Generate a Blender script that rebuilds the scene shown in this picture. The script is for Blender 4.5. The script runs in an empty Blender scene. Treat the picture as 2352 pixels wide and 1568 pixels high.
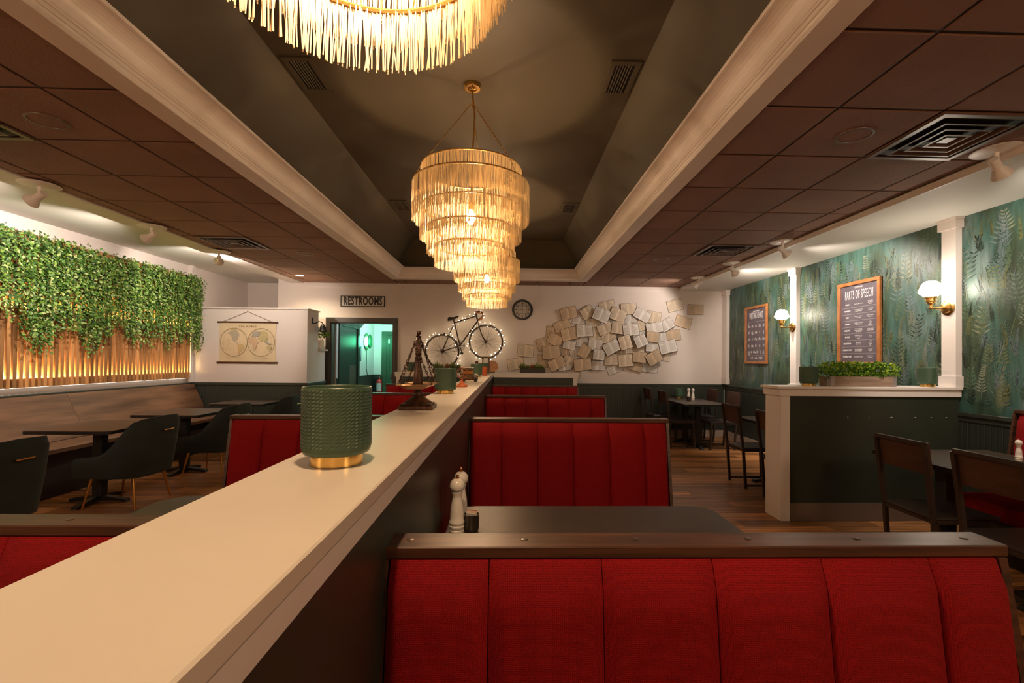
import bpy, bmesh, math, random
from mathutils import Vector, Matrix
random.seed(7)
R90 = math.pi / 2
SC = bpy.context.scene
COL = SC.collection

# ------------------------------------------------------------------ camera
cam_d = bpy.data.cameras.new('camera'); cam = bpy.data.objects.new('camera', cam_d); COL.objects.link(cam)
cam_d.lens = 1072.0 / 2352 * 36; cam_d.sensor_width = 36; cam_d.clip_start = 0.02
cam_d.shift_x = -0.00926; cam_d.shift_y = 0.0132
_r = Vector((0.99952769, -0.02942478, 0.00886472)); _f = Vector((0.02934195, 0.99952586, 0.00933336)); _u = Vector((-0.00913514, -0.00906884, 0.99991715))
cam.matrix_world = Matrix(((_r.x, _u.x, -_f.x, 0), (_r.y, _u.y, -_f.y, 0), (_r.z, _u.z, -_f.z, 1.462), (0, 0, 0, 1)))
SC.camera = cam

# ------------------------------------------------------------------ world, exposure
W = bpy.data.worlds.new('world'); SC.world = W; W.use_nodes = True
W.node_tree.nodes['Background'].inputs[0].default_value = (1, 0.85, 0.7, 1)
W.node_tree.nodes['Background'].inputs[1].default_value = 0.02
SC.view_settings.view_transform = 'Standard'; SC.view_settings.look = 'None'
SC.view_settings.exposure = 0.45; SC.view_settings.gamma = 1.0; SC.view_settings.use_curve_mapping = False
SC.cycles.sample_clamp_indirect = 4.0
SC.cycles.adaptive_threshold = 0.04
SC.cycles.max_bounces = 5
SC.cycles.diffuse_bounces = 4
SC.cycles.glossy_bounces = 3
SC.cycles.transmission_bounces = 4
SC.cycles.caustics_reflective = False; SC.cycles.caustics_refractive = False

# light levels
CHAND = 900.0
SPOT_W = 70.0
SCONCE = 24.0        # emission of a sconce globe
LED = 190.0           # emission of the strip behind the slats
FAIRY = 28.0         # emission of a fairy-light bulb
WARM = (1.0, 0.68, 0.40); SOFT = (1.0, 0.87, 0.75)

# added fill lights behind the viewpoint, standing in for the room's unseen lamps
for _n, _p, _w in (('fill_rear_centre', (-0.28, -1.9, 2.45), 12.0), ('fill_rear_aisle', (3.2, -0.9, 2.6), 85.0), ('fill_rear_bench', (-3.6, -0.8, 2.6), 75.0)):
    _l = bpy.data.lights.new(_n, 'POINT'); _l.energy = _w; _l.color = (1.0, 0.70, 0.44); _l.shadow_soft_size = 0.3
    _o = bpy.data.objects.new(_n, _l); COL.objects.link(_o); _o.location = _p

# ------------------------------------------------------------------ materials
MATS = {}
def _nt(name):
    m = bpy.data.materials.new(name); m.use_nodes = True
    nt = m.node_tree; bs = nt.nodes['Principled BSDF']
    MATS[name] = m
    return m, nt, bs
def c4(c): return (c[0], c[1], c[2], 1)
def _coords(nt, scale, rnd=False, kind='Object'):
    tc = nt.nodes.new('ShaderNodeTexCoord'); mp = nt.nodes.new('ShaderNodeMapping')
    nt.links.new(tc.outputs[kind], mp.inputs['Vector']); mp.inputs['Scale'].default_value = scale
    if rnd:
        oi = nt.nodes.new('ShaderNodeObjectInfo'); ma = nt.nodes.new('ShaderNodeMath'); ma.operation = 'MULTIPLY'; ma.inputs[1].default_value = 97.0
        nt.links.new(oi.outputs['Random'], ma.inputs[0]); nt.links.new(ma.outputs[0], mp.inputs['Location'])
    return mp.outputs[0]
def mat(name, col, rough=0.5, metal=0.0, col2=None, nscale=(3, 3, 3), contrast=(0.35, 0.65), bump=0.0, bscale=None, emit=0.0, ecol=None,
        rnd=0.0, spec=None, coat=0.0, detail=4.0, randloc=False, trans=0.0):
    m, nt, bs = _nt(name)
    bs.inputs['Roughness'].default_value = rough; bs.inputs['Metallic'].default_value = metal
    bs.inputs['Base Color'].default_value = c4(col)
    if spec is not None: bs.inputs['Specular IOR Level'].default_value = spec
    if coat: bs.inputs['Coat Weight'].default_value = coat; bs.inputs['Coat Roughness'].default_value = 0.15
    if trans: bs.inputs['Transmission Weight'].default_value = trans
    out = None
    if col2 is not None:
        no = nt.nodes.new('ShaderNodeTexNoise'); no.inputs['Detail'].default_value = detail; no.inputs['Scale'].default_value = 1.0
        nt.links.new(_coords(nt, nscale, randloc), no.inputs['Vector'])
        cr = nt.nodes.new('ShaderNodeValToRGB'); cr.color_ramp.elements[0].position = contrast[0]; cr.color_ramp.elements[1].position = contrast[1]
        cr.color_ramp.elements[0].color = c4(col); cr.color_ramp.elements[1].color = c4(col2)
        nt.links.new(no.outputs['Fac'], cr.inputs['Fac']); out = cr.outputs['Color']
    if rnd:
        hs = nt.nodes.new('ShaderNodeHueSaturation'); oi = nt.nodes.new('ShaderNodeObjectInfo'); mr = nt.nodes.new('ShaderNodeMapRange')
        mr.inputs['To Min'].default_value = 1 - rnd; mr.inputs['To Max'].default_value = 1 + rnd
        nt.links.new(oi.outputs['Random'], mr.inputs['Value']); nt.links.new(mr.outputs[0], hs.inputs['Value'])
        if out is not None: nt.links.new(out, hs.inputs['Color'])
        else: hs.inputs['Color'].default_value = c4(col)
        out = hs.outputs['Color']
    if out is not None: nt.links.new(out, bs.inputs['Base Color'])
    if bump:
        nb = nt.nodes.new('ShaderNodeTexNoise'); nb.inputs['Scale'].default_value = 1.0; nb.inputs['Detail'].default_value = 3.0
        nt.links.new(_coords(nt, bscale or nscale, randloc), nb.inputs['Vector'])
        bp = nt.nodes.new('ShaderNodeBump'); bp.inputs['Strength'].default_value = bump; bp.inputs['Distance'].default_value = 0.01
        nt.links.new(nb.outputs['Fac'], bp.inputs['Height']); nt.links.new(bp.outputs[0], bs.inputs['Normal'])
    if emit:
        bs.inputs['Emission Color'].default_value = c4(ecol or col); bs.inputs['Emission Strength'].default_value = emit
    return m
def wave_bump(m, scale, axis, strength, dist=0.004, dark=None):
    nt = m.node_tree; bs = nt.nodes['Principled BSDF']
    wv = nt.nodes.new('ShaderNodeTexWave'); wv.bands_direction = axis; wv.inputs['Scale'].default_value = 1.0
    nt.links.new(_coords(nt, (scale, scale, scale)), wv.inputs['Vector'])
    cr = nt.nodes.new('ShaderNodeValToRGB'); cr.color_ramp.elements[0].position = 0.0; cr.color_ramp.elements[1].position = 0.12
    nt.links.new(wv.outputs['Fac'], cr.inputs['Fac'])
    bp = nt.nodes.new('ShaderNodeBump'); bp.inputs['Strength'].default_value = strength; bp.inputs['Distance'].default_value = dist
    nt.links.new(cr.outputs['Color'], bp.inputs['Height']); nt.links.new(bp.outputs[0], bs.inputs['Normal'])
def weave(m, s, c1, c2, strength=0.6):
    nt = m.node_tree; bs = nt.nodes['Principled BSDF']
    v = _coords(nt, (s, 0.0, s))
    vo = nt.nodes.new('ShaderNodeTexVoronoi'); vo.inputs['Scale'].default_value = 1.0; vo.inputs['Randomness'].default_value = 0.25
    nt.links.new(v, vo.inputs['Vector'])
    cr = nt.nodes.new('ShaderNodeValToRGB'); cr.color_ramp.elements[0].color = c4(c1); cr.color_ramp.elements[1].color = c4(c2)
    cr.color_ramp.elements[0].position = 0.15; cr.color_ramp.elements[1].position = 0.75
    nt.links.new(vo.outputs['Distance'], cr.inputs['Fac']); nt.links.new(cr.outputs['Color'], bs.inputs['Base Color'])
    bp = nt.nodes.new('ShaderNodeBump'); bp.inputs['Strength'].default_value = strength; bp.inputs['Distance'].default_value = 0.002; bp.invert = True
    nt.links.new(vo.outputs['Distance'], bp.inputs['Height']); nt.links.new(bp.outputs[0], bs.inputs['Normal'])

M = {}
M['white_wall'] = mat('white_wall', (0.80, 0.71, 0.66), 0.7, col2=(0.76, 0.67, 0.62), nscale=(1.2, 1.2, 1.2), bump=0.08, bscale=(60, 60, 60))
M['white_trim'] = mat('white_trim', (0.82, 0.74, 0.69), 0.4, col2=(0.78, 0.70, 0.65), nscale=(2, 2, 2))
M['cap_paint'] = mat('cap_paint', (0.76, 0.67, 0.57), 0.32, col2=(0.70, 0.61, 0.51), nscale=(1.5, 0.8, 2), spec=0.5)
M['soffit'] = mat('soffit', (0.80, 0.76, 0.70), 0.6)
M['green_paint'] = mat('green_paint', (0.028, 0.032, 0.021), 0.38, col2=(0.034, 0.040, 0.027), nscale=(2, 2, 2), bump=0.05, bscale=(25, 25, 25))
M['beadboard'] = mat('beadboard', (0.034, 0.040, 0.030), 0.4)
wave_bump(M['beadboard'], 6.2, 'X', 0.8)
M['beadboard_side'] = mat('beadboard_side', (0.034, 0.040, 0.030), 0.4)
wave_bump(M['beadboard_side'], 6.2, 'Y', 0.8)
M['rail_green'] = mat('rail_green', (0.040, 0.046, 0.034), 0.35)
M['base_brown'] = mat('base_brown', (0.16, 0.11, 0.085), 0.45)
M['tile'] = mat('tile', (0.235, 0.125, 0.082), 0.75, col2=(0.285, 0.155, 0.104), nscale=(2, 2, 2), bump=0.5, bscale=(90, 90, 90), randloc=True, rnd=0.06)
M['grid'] = mat('grid', (0.035, 0.017, 0.011), 0.6)
M['tray_paint'] = mat('tray_paint', (0.090, 0.072, 0.046), 0.6, col2=(0.080, 0.063, 0.040), nscale=(1, 1, 1))
M['vent_dark'] = mat('vent_dark', (0.07, 0.058, 0.045), 0.5)
M['black'] = mat('black', (0.006, 0.005, 0.005), 0.6)
M['diffuser_brown'] = mat('diffuser_brown', (0.13, 0.075, 0.055), 0.35)
M['floor_wood'] = mat('floor_wood', (0.58, 0.26, 0.088), 0.36, col2=(0.19, 0.075, 0.027), nscale=(1.6, 24, 3), contrast=(0.36, 0.66), rnd=0.45, randloc=True, bump=0.06, bscale=(4, 60, 4))
M['floor_base'] = mat('floor_base', (0.05, 0.02, 0.01), 0.5)
M['red'] = mat('red', (0.34, 0.012, 0.012), 0.85, spec=0.2); weave(M['red'], 230, (0.35, 0.006, 0.008), (0.13, 0.002, 0.003), 0.4)
M['red_seam'] = mat('red_seam', (0.08, 0.003, 0.004), 0.9)
M['dark_wood'] = mat('dark_wood', (0.105, 0.040, 0.020), 0.36, col2=(0.050, 0.020, 0.011), nscale=(2.5, 40, 40), contrast=(0.4, 0.62), spec=0.5)
M['dark_panel'] = mat('dark_panel', (0.022, 0.013, 0.010), 0.5)
M['table_top'] = mat('table_top', (0.052, 0.032, 0.020), 0.36, col2=(0.042, 0.026, 0.016), nscale=(8, 8, 8), bump=0.04, bscale=(160, 160, 160))
M['table_edge'] = mat('table_edge', (0.012, 0.010, 0.009), 0.4)
M['iron'] = mat('iron', (0.014, 0.012, 0.011), 0.45)
M['chair_metal'] = mat('chair_metal', (0.060, 0.042, 0.034), 0.35, metal=0.35)
M['chair_wood'] = mat('chair_wood', (0.085, 0.036, 0.022), 0.4, col2=(0.055, 0.022, 0.014), nscale=(20, 4, 20))
M['seat_wood'] = mat('seat_wood', (0.055, 0.042, 0.038), 0.35)
M['velvet'] = mat('velvet', (0.009, 0.016, 0.016), 0.8, col2=(0.014, 0.023, 0.022), nscale=(3, 3, 9)); MATS['velvet'].node_tree.nodes['Principled BSDF'].inputs['Sheen Weight'].default_value = 0.08
M['gold'] = mat('gold', (0.78, 0.50, 0.16), 0.22, metal=1.0)
M['gold_leg'] = mat('gold_leg', (0.60, 0.30, 0.08), 0.3, metal=0.9)
M['bench_wood'] = mat('bench_wood', (0.19, 0.095, 0.048), 0.45, col2=(0.060, 0.027, 0.013), nscale=(5, 1.1, 11), contrast=(0.40, 0.72), rnd=0.1, randloc=True, detail=7)
M['slat'] = mat('slat', (0.56, 0.28, 0.10), 0.5, col2=(0.38, 0.17, 0.058), nscale=(20, 20, 2.0), rnd=0.42, randloc=True)
M['ivy1'] = mat('ivy1', (0.085, 0.20, 0.026), 0.45); M['ivy2'] = mat('ivy2', (0.20, 0.33, 0.05), 0.45)
M['ivy3'] = mat('ivy3', (0.040, 0.105, 0.022), 0.45); M['ivy4'] = mat('ivy4', (0.36, 0.44, 0.16), 0.5)
M['led'] = mat('led', (1, 0.8, 0.4), 0.5, emit=LED, ecol=(1.0, 0.70, 0.26))
M['led_low'] = mat('led_low', (1, 0.85, 0.6), 0.5, emit=2.2, ecol=(1.0, 0.86, 0.70))
M['fringe'] = bpy.data.materials.new('fringe')
M['ring_gold'] = mat('ring_gold', (0.55, 0.33, 0.10), 0.35, metal=0.8)
M['bulb'] = mat('bulb', (1, 0.9, 0.7), 0.4, emit=CHAND, ecol=WARM)
M['sconce_glass'] = mat('sconce_glass', (1, 0.95, 0.88), 0.3, emit=SCONCE, ecol=(1.0, 0.87, 0.70))
M['fairy'] = mat('fairy', (1, 0.9, 0.7), 0.4, emit=FAIRY, ecol=(1.0, 0.78, 0.48))
M['brass'] = mat('brass', (0.62, 0.38, 0.13), 0.3, metal=1.0)
M['bronze'] = mat('bronze', (0.085, 0.048, 0.034), 0.38, metal=0.75, col2=(0.26, 0.12, 0.065), nscale=(30, 30, 8), contrast=(0.5, 0.72))
M['copper'] = mat('copper', (0.42, 0.17, 0.07), 0.35, metal=0.9)
M['pan'] = mat('pan', (0.60, 0.38, 0.22), 0.35, metal=0.8)
M['lamp_glass'] = mat('lamp_glass', (0.060, 0.115, 0.065), 0.38, col2=(0.070, 0.13, 0.075), nscale=(4, 4, 4), trans=0.25, spec=0.5)
M['fixture_white'] = mat('fixture_white', (0.90, 0.84, 0.80), 0.4)
M['ceramic'] = mat('ceramic', (0.82, 0.74, 0.66), 0.25, coat=0.3)
M['pewter'] = mat('pewter', (0.16, 0.13, 0.10), 0.35, metal=0.8)
M['paper_w'] = mat('paper_w', (0.86, 0.82, 0.79), 0.8, rnd=0.05); M['paper_c'] = mat('paper_c', (0.83, 0.69, 0.53), 0.8, rnd=0.07); M['paper_t'] = mat('paper_t', (0.72, 0.54, 0.37), 0.8, rnd=0.09)
M['book_cover'] = mat('book_cover', (0.10, 0.055, 0.035), 0.6, rnd=0.4)
M['ink'] = mat('ink', (0.05, 0.04, 0.035), 0.7); M['ink_grey'] = mat('ink_grey', (0.42, 0.36, 0.30), 0.8)
M['sign_white'] = mat('sign_white', (0.70, 0.64, 0.58), 0.6)
M['map_paper'] = mat('map_paper', (0.76, 0.61, 0.40), 0.7, col2=(0.70, 0.54, 0.34), nscale=(3, 3, 3))
M['map_line'] = mat('map_line', (0.20, 0.13, 0.06), 0.7)
M['land_grey'] = mat('land_grey', (0.46, 0.39, 0.29), 0.7); M['land_ochre'] = mat('land_ochre', (0.60, 0.42, 0.20), 0.7); M['land_green'] = mat('land_green', (0.54, 0.44, 0.22), 0.7)
M['land_pink'] = mat('land_pink', (0.62, 0.42, 0.27), 0.7); M['land_blue'] = mat('land_blue', (0.40, 0.36, 0.29), 0.7)
M['rod'] = mat('rod', (0.075, 0.026, 0.012), 0.4)
M['chalkboard'] = mat('chalkboard', (0.145, 0.120, 0.145), 0.45, col2=(0.110, 0.090, 0.110), nscale=(4, 4, 4))
M['chalk'] = mat('chalk', (0.75, 0.72, 0.72), 0.8)
M['frame_wood'] = mat('frame_wood', (0.48, 0.19, 0.065), 0.4, col2=(0.36, 0.13, 0.04), nscale=(10, 10, 10))
M['planter_wood'] = mat('planter_wood', (0.36, 0.25, 0.18), 0.7, col2=(0.24, 0.16, 0.115), nscale=(4, 20, 30))
M['grey_metal'] = mat('grey_metal', (0.50, 0.45, 0.42), 0.35, metal=0.6)
M['leaf_bright'] = mat('leaf_bright', (0.16, 0.36, 0.018), 0.5); M['leaf_yellow'] = mat('leaf_yellow', (0.36, 0.50, 0.04), 0.5); M['leaf_dark'] = mat('leaf_dark', (0.07, 0.19, 0.016), 0.5)
M['succulent'] = mat('succulent', (0.22, 0.27, 0.08), 0.5); M['succulent_red'] = mat('succulent_red', (0.42, 0.20, 0.08), 0.5)
M['trough'] = mat('trough', (0.028, 0.022, 0.020), 0.5)
M['amber'] = mat('amber', (0.42, 0.14, 0.02), 0.15, coat=0.5); M['amber_dark'] = mat('amber_dark', (0.11, 0.055, 0.014), 0.2, coat=0.5)
M['orange_clay'] = mat('orange_clay', (0.42, 0.085, 0.02), 0.5)
M['chrome'] = mat('chrome', (0.6, 0.58, 0.55), 0.15, metal=1.0)
M['stone_amber'] = mat('stone_amber', (0.62, 0.33, 0.16), 0.35, col2=(0.42, 0.17, 0.07), nscale=(30, 30, 30))
M['clear_glass'] = mat('clear_glass', (0.80, 0.76, 0.70), 0.1, coat=0.5)
M['bike_paint'] = mat('bike_paint', (0.040, 0.020, 0.014), 0.4, metal=0.3)
M['tyre'] = mat('tyre', (0.022, 0.015, 0.012), 0.7)
M['spoke'] = mat('spoke', (0.10, 0.06, 0.045), 0.4, metal=0.5)
M['hall_wall'] = mat('hall_wall', (0.66, 0.68, 0.70), 0.6)
M['hall_green'] = mat('hall_green', (0.020, 0.032, 0.026), 0.35)
M['hall_door'] = mat('hall_door', (0.03, 0.10, 0.06), 0.35)
M['green_disc'] = mat('green_disc', (0.02, 0.12, 0.05), 0.3)
M['green_core'] = mat('green_core', (0.8, 1, 0.9), 0.4, emit=30.0, ecol=(0.35, 1.0, 0.62))
M['door_frame'] = mat('door_frame', (0.050, 0.040, 0.030), 0.35)
M['ext_red'] = mat('ext_red', (0.50, 0.02, 0.02), 0.3, coat=0.4); M['ext_label'] = mat('ext_label', (0.5, 0.55, 0.62), 0.5)
M['sign_blue'] = mat('sign_blue', (0.02, 0.08, 0.14), 0.4)
M['menu_card'] = mat('menu_card', (0.75, 0.70, 0.66), 0.6); M['menu_orange'] = mat('menu_orange', (0.42, 0.12, 0.03), 0.45)
M['downlight'] = mat('downlight', (1, 0.85, 0.6), 0.4, emit=9.0, ecol=(1.0, 0.72, 0.40))
M['speck'] = mat('speck', (0.75, 0.72, 0.68), 0.7)
M['spot_lens'] = mat('spot_lens', (1, 0.95, 0.9), 0.4, emit=8.0, ecol=SOFT)
M['base_white'] = mat('base_white', (0.42, 0.33, 0.26), 0.45)
# fringe strands: cord that lets light through
def _fringe():
    m = M['fringe']; m.use_nodes = True; nt = m.node_tree; nt.nodes.clear()
    o = nt.nodes.new('ShaderNodeOutputMaterial'); mx = nt.nodes.new('ShaderNodeMixShader'); d = nt.nodes.new('ShaderNodeBsdfDiffuse'); t = nt.nodes.new('ShaderNodeBsdfTranslucent')
    d.inputs['Color'].default_value = (0.84, 0.73, 0.55, 1); t.inputs['Color'].default_value = (0.90, 0.75, 0.50, 1); mx.inputs[0].default_value = 0.5
    nt.links.new(d.outputs[0], mx.inputs[1]); nt.links.new(t.outputs[0], mx.inputs[2]); nt.links.new(mx.outputs[0], o.inputs[0])
_fringe()
# leaves of the print on the wallpaper and its painted ground
def _wallpaper():
    m, nt, bs = _nt('wallpaper'); bs.inputs['Roughness'].default_value = 0.42
    n1 = nt.nodes.new('ShaderNodeTexNoise'); n1.inputs['Scale'].default_value = 1.0; n1.inputs['Detail'].default_value = 5
    nt.links.new(_coords(nt, (1, 2.6, 0.9)), n1.inputs['Vector'])
    cr = nt.nodes.new('ShaderNodeValToRGB'); e = cr.color_ramp.elements
    e[0].position = 0.28; e[0].color = (0.030, 0.036, 0.022, 1); e[1].position = 0.74; e[1].color = (0.16, 0.21, 0.205, 1)
    a = e.new(0.44); a.color = (0.042, 0.070, 0.040, 1); b = e.new(0.58); b.color = (0.050, 0.120, 0.098, 1)
    nt.links.new(n1.outputs['Fac'], cr.inputs['Fac'])
    n2 = nt.nodes.new('ShaderNodeTexNoise'); n2.inputs['Scale'].default_value = 1.0; n2.inputs['Detail'].default_value = 6
    nt.links.new(_coords(nt, (5, 26, 4)), n2.inputs['Vector'])
    mx = nt.nodes.new('ShaderNodeMix'); mx.data_type = 'RGBA'; mx.blend_type = 'OVERLAY'; mx.inputs[0].default_value = 0.75
    nt.links.new(cr.outputs[0], mx.inputs[6]); nt.links.new(n2.outputs['Fac'], mx.inputs[7]); nt.links.new(mx.outputs[2], bs.inputs['Base Color'])
    return m
M['wallpaper'] = _wallpaper()
M['fern_a'] = mat('fern_a', (0.075, 0.13, 0.075), 0.45); M['fern_b'] = mat('fern_b', (0.13, 0.145, 0.06), 0.45); M['fern_c'] = mat('fern_c', (0.125, 0.165, 0.175), 0.45)
M['fern_d'] = mat('fern_d', (0.024, 0.042, 0.028), 0.45); M['fern_e'] = mat('fern_e', (0.20, 0.22, 0.15), 0.45)

# ------------------------------------------------------------------ mesh helpers
class B:
    def __init__(s): s.bm = bmesh.new(); s.mi = 0
    def _mark(s, faces):
        for f in faces: f.material_index = s.mi
    def box(s, x0, x1, y0, y1, z0, z1, bev=0.0, seg=1):
        vs = [s.bm.verts.new((x, y, z)) for x in (x0, x1) for y in (y0, y1) for z in (z0, z1)]
        idx = ((0, 1, 3, 2), (4, 6, 7, 5), (0, 4, 5, 1), (2, 3, 7, 6), (0, 2, 6, 4), (1, 5, 7, 3))
        fs = [s.bm.faces.new([vs[i] for i in q]) for q in idx]; s._mark(fs)
        if bev:
            es = list({e for f in fs for e in f.edges})
            r = bmesh.ops.bevel(s.bm, geom=es, offset=bev, segments=seg, affect='EDGES', profile=0.5)
            s._mark(r['faces'])
        return s
    def beam(s, p0, p1, w, h=None, up=(0, 0, 1)):
        h = h or w; p0 = Vector(p0); p1 = Vector(p1); d = (p1 - p0).normalized(); u = Vector(up)
        if abs(d.dot(u)) > 0.98: u = Vector((1, 0, 0))
        a = d.cross(u).normalized() * w / 2; b = a.cross(d).normalized() * h / 2
        q = [[s.bm.verts.new(p + i * a + j * b) for i, j in ((-1, -1), (1, -1), (1, 1), (-1, 1))] for p in (p0, p1)]
        fs = [s.bm.faces.new(q[0][::-1]), s.bm.faces.new(q[1])] + [s.bm.faces.new((q[0][i], q[0][(i + 1) % 4], q[1][(i + 1) % 4], q[1][i])) for i in range(4)]
        s._mark(fs); return s
    def cyl(s, p0, p1, r0, r1=None, n=12, caps=True):
        r1 = r0 if r1 is None else r1; p0 = Vector(p0); p1 = Vector(p1); d = (p1 - p0).normalized()
        u = Vector((0, 0, 1)) if abs(d.z) < 0.9 else Vector((1, 0, 0)); a = d.cross(u).normalized(); b = d.cross(a)
        rs = [[s.bm.verts.new(p + (a * math.cos(t) + b * math.sin(t)) * r) for t in [2 * math.pi * i / n for i in range(n)]] for p, r in ((p0, r0), (p1, r1))]
        fs = [s.bm.faces.new((rs[0][i], rs[0][(i + 1) % n], rs[1][(i + 1) % n], rs[1][i])) for i in range(n)]
        if caps: fs += [s.bm.faces.new(rs[0][::-1]), s.bm.faces.new(rs[1])]
        s._mark(fs); return s
    def tube(s, pts, r, n=6, closed=False, radii=None):
        pts = [Vector(p) for p in pts]; L = len(pts); rings = []
        for i, p in enumerate(pts):
            d = (pts[(i + 1) % L] - pts[i - 1]) if (closed or 0 < i < L - 1) else (pts[1] - pts[0] if i == 0 else pts[-1] - pts[-2])
            d = d.normalized(); u = Vector((0, 0, 1)) if abs(d.z) < 0.95 else Vector((0, 1, 0)); a = d.cross(u).normalized(); b = d.cross(a)
            rr = radii[i] if radii else r
            rings.append([s.bm.verts.new(p + (a * math.cos(t) + b * math.sin(t)) * rr) for t in [2 * math.pi * k / n for k in range(n)]])
        fs = []
        for i in range(L if closed else L - 1):
            A, C = rings[i], rings[(i + 1) % L]
            fs += [s.bm.faces.new((A[k], A[(k + 1) % n], C[(k + 1) % n], C[k])) for k in range(n)]
        if not closed: fs += [s.bm.faces.new(rings[0][::-1]), s.bm.faces.new(rings[-1])]
        s._mark(fs); return s
    def lathe(s, prof, c=(0, 0, 0), n=24, ax='Z', cap=True):
        c = Vector(c); rings = []
        def P(r, h, t):
            x, y = r * math.cos(t), r * math.sin(t)
            return c + (Vector((x, y, h)) if ax == 'Z' else Vector((x, h, y)) if ax == 'Y' else Vector((h, x, y)))
        for r, h in prof: rings.append([s.bm.verts.new(P(r, h, 2 * math.pi * k / n)) for k in range(n)])
        fs = []
        for A, C in zip(rings, rings[1:]): fs += [s.bm.faces.new((A[k], A[(k + 1) % n], C[(k + 1) % n], C[k])) for k in range(n)]
        if cap:
            if prof[0][0] > 1e-4: fs.append(s.bm.faces.new(rings[0][::-1]))
            if prof[-1][0] > 1e-4: fs.append(s.bm.faces.new(rings[-1]))
        s._mark(fs); return s
    def prism(s, poly, a0, a1, ax='Z'):
        def P(u, v, w): return (u, v, w) if ax == 'Z' else (u, w, v) if ax == 'Y' else (w, u, v)
        lo = [s.bm.verts.new(P(u, v, a0)) for u, v in poly]; hi = [s.bm.verts.new(P(u, v, a1)) for u, v in poly]; n = len(poly)
        fs = [s.bm.faces.new(lo[::-1]), s.bm.faces.new(hi)] + [s.bm.faces.new((lo[i], lo[(i + 1) % n], hi[(i + 1) % n], hi[i])) for i in range(n)]
        s._mark(fs); return s
    def face(s, pts):
        f = s.bm.faces.new([s.bm.verts.new(p) for p in pts]); f.material_index = s.mi; return s
    def sphere(s, c, r, seg=12, rings=8, sz=1.0):
        return s.lathe([(max(1e-5, r * math.sin(math.pi * i / rings)), -r * sz * math.cos(math.pi * i / rings)) for i in range(rings + 1)], c, seg, cap=False)
    def done(s, name, m, parent=None, smooth=False, loc=None):
        bmesh.ops.remove_doubles(s.bm, verts=s.bm.verts, dist=1e-6)
        bmesh.ops.recalc_face_normals(s.bm, faces=s.bm.faces)
        me = bpy.data.meshes.new(name); s.bm.to_mesh(me); s.bm.free()
        for x in (m if isinstance(m, (list, tuple)) else [m]): me.materials.append(M[x] if isinstance(x, str) else x)
        if smooth:
            me.shade_smooth()
            me.set_sharp_from_angle(angle=math.radians(40))
        o = bpy.data.objects.new(name, me); COL.objects.link(o)
        if parent: o.parent = parent
        if loc: o.location = loc
        return o
def bx(name, m, parent, *a, bev=0.0, **k): return B().box(*a, bev=bev, **k).done(name, m, parent)
def thing(name, label, cat, loc=(0, 0, 0), rz=0.0, group=None):
    o = bpy.data.objects.new(name, None); COL.objects.link(o); o.location = loc; o.rotation_euler = (0, 0, rz); o.empty_display_size = 0.1
    o['label'] = label; o['category'] = cat
    if group: o['group'] = group
    return o
def tag(o, label, cat, group=None):
    o['label'] = label; o['category'] = cat
    if group: o['group'] = group
    return o
def struct(o, label=None):
    o['kind'] = 'structure'
    if label: o['label'] = label
    return o
def inst(src, parent, loc=(0, 0, 0), rot=(0, 0, 0), scale=(1, 1, 1), name=None):
    c = src.copy(); COL.objects.link(c); c.parent = parent; c.location = loc; c.rotation_euler = rot; c.scale = scale
    if name: c.name = name
    return c
def copy_tree(root, loc, rz=None, label=None, group=None):
    def rec(o, p):
        c = o.copy(); COL.objects.link(c); c.parent = p
        for ch in o.children: rec(ch, c)
        return c
    r = rec(root, None); r.location = loc
    if rz is not None: r.rotation_euler = (0, 0, rz)
    if label: r['label'] = label
    if group: r['group'] = group
    return r
def text(name, body, size, m, parent, loc, rot=(R90, 0, 0), sx=1.0, align='CENTER', ext=0.0008, off=0.0, space=1.0):
    cu = bpy.data.curves.new(name, 'FONT'); cu.body = body; cu.size = size; cu.align_x = align; cu.align_y = 'CENTER'; cu.extrude = ext; cu.offset = off; cu.space_character = space
    cu.resolution_u = 3
    t = bpy.data.objects.new(name, cu); COL.objects.link(t)
    dg = bpy.context.evaluated_depsgraph_get(); me = bpy.data.meshes.new_from_object(t.evaluated_get(dg))
    bpy.data.objects.remove(t); me.name = name; me.materials.clear(); me.materials.append(M[m])
    o = bpy.data.objects.new(name, me); COL.objects.link(o); o.parent = parent; o.location = loc; o.rotation_euler = rot; o.scale = (sx, 1, 1)
    return o
def rrect(x0, x1, y0, y1, r, n=5):
    p = []
    for cx, cy, a in ((x1 - r, y1 - r, 0), (x0 + r, y1 - r, 90), (x0 + r, y0 + r, 180), (x1 - r, y0 + r, 270)):
        p += [(cx + r * math.cos(math.radians(a + 90 * i / n)), cy + r * math.sin(math.radians(a + 90 * i / n))) for i in range(n + 1)]
    return p

# room constants
ZC, ZS, XR, XL, YB, ZR, YF = 2.886, 2.826, 4.23, -5.36, 8.97, 1.012, -4.0
ZL = 2.985     # plaster ceiling over the bench side

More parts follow.
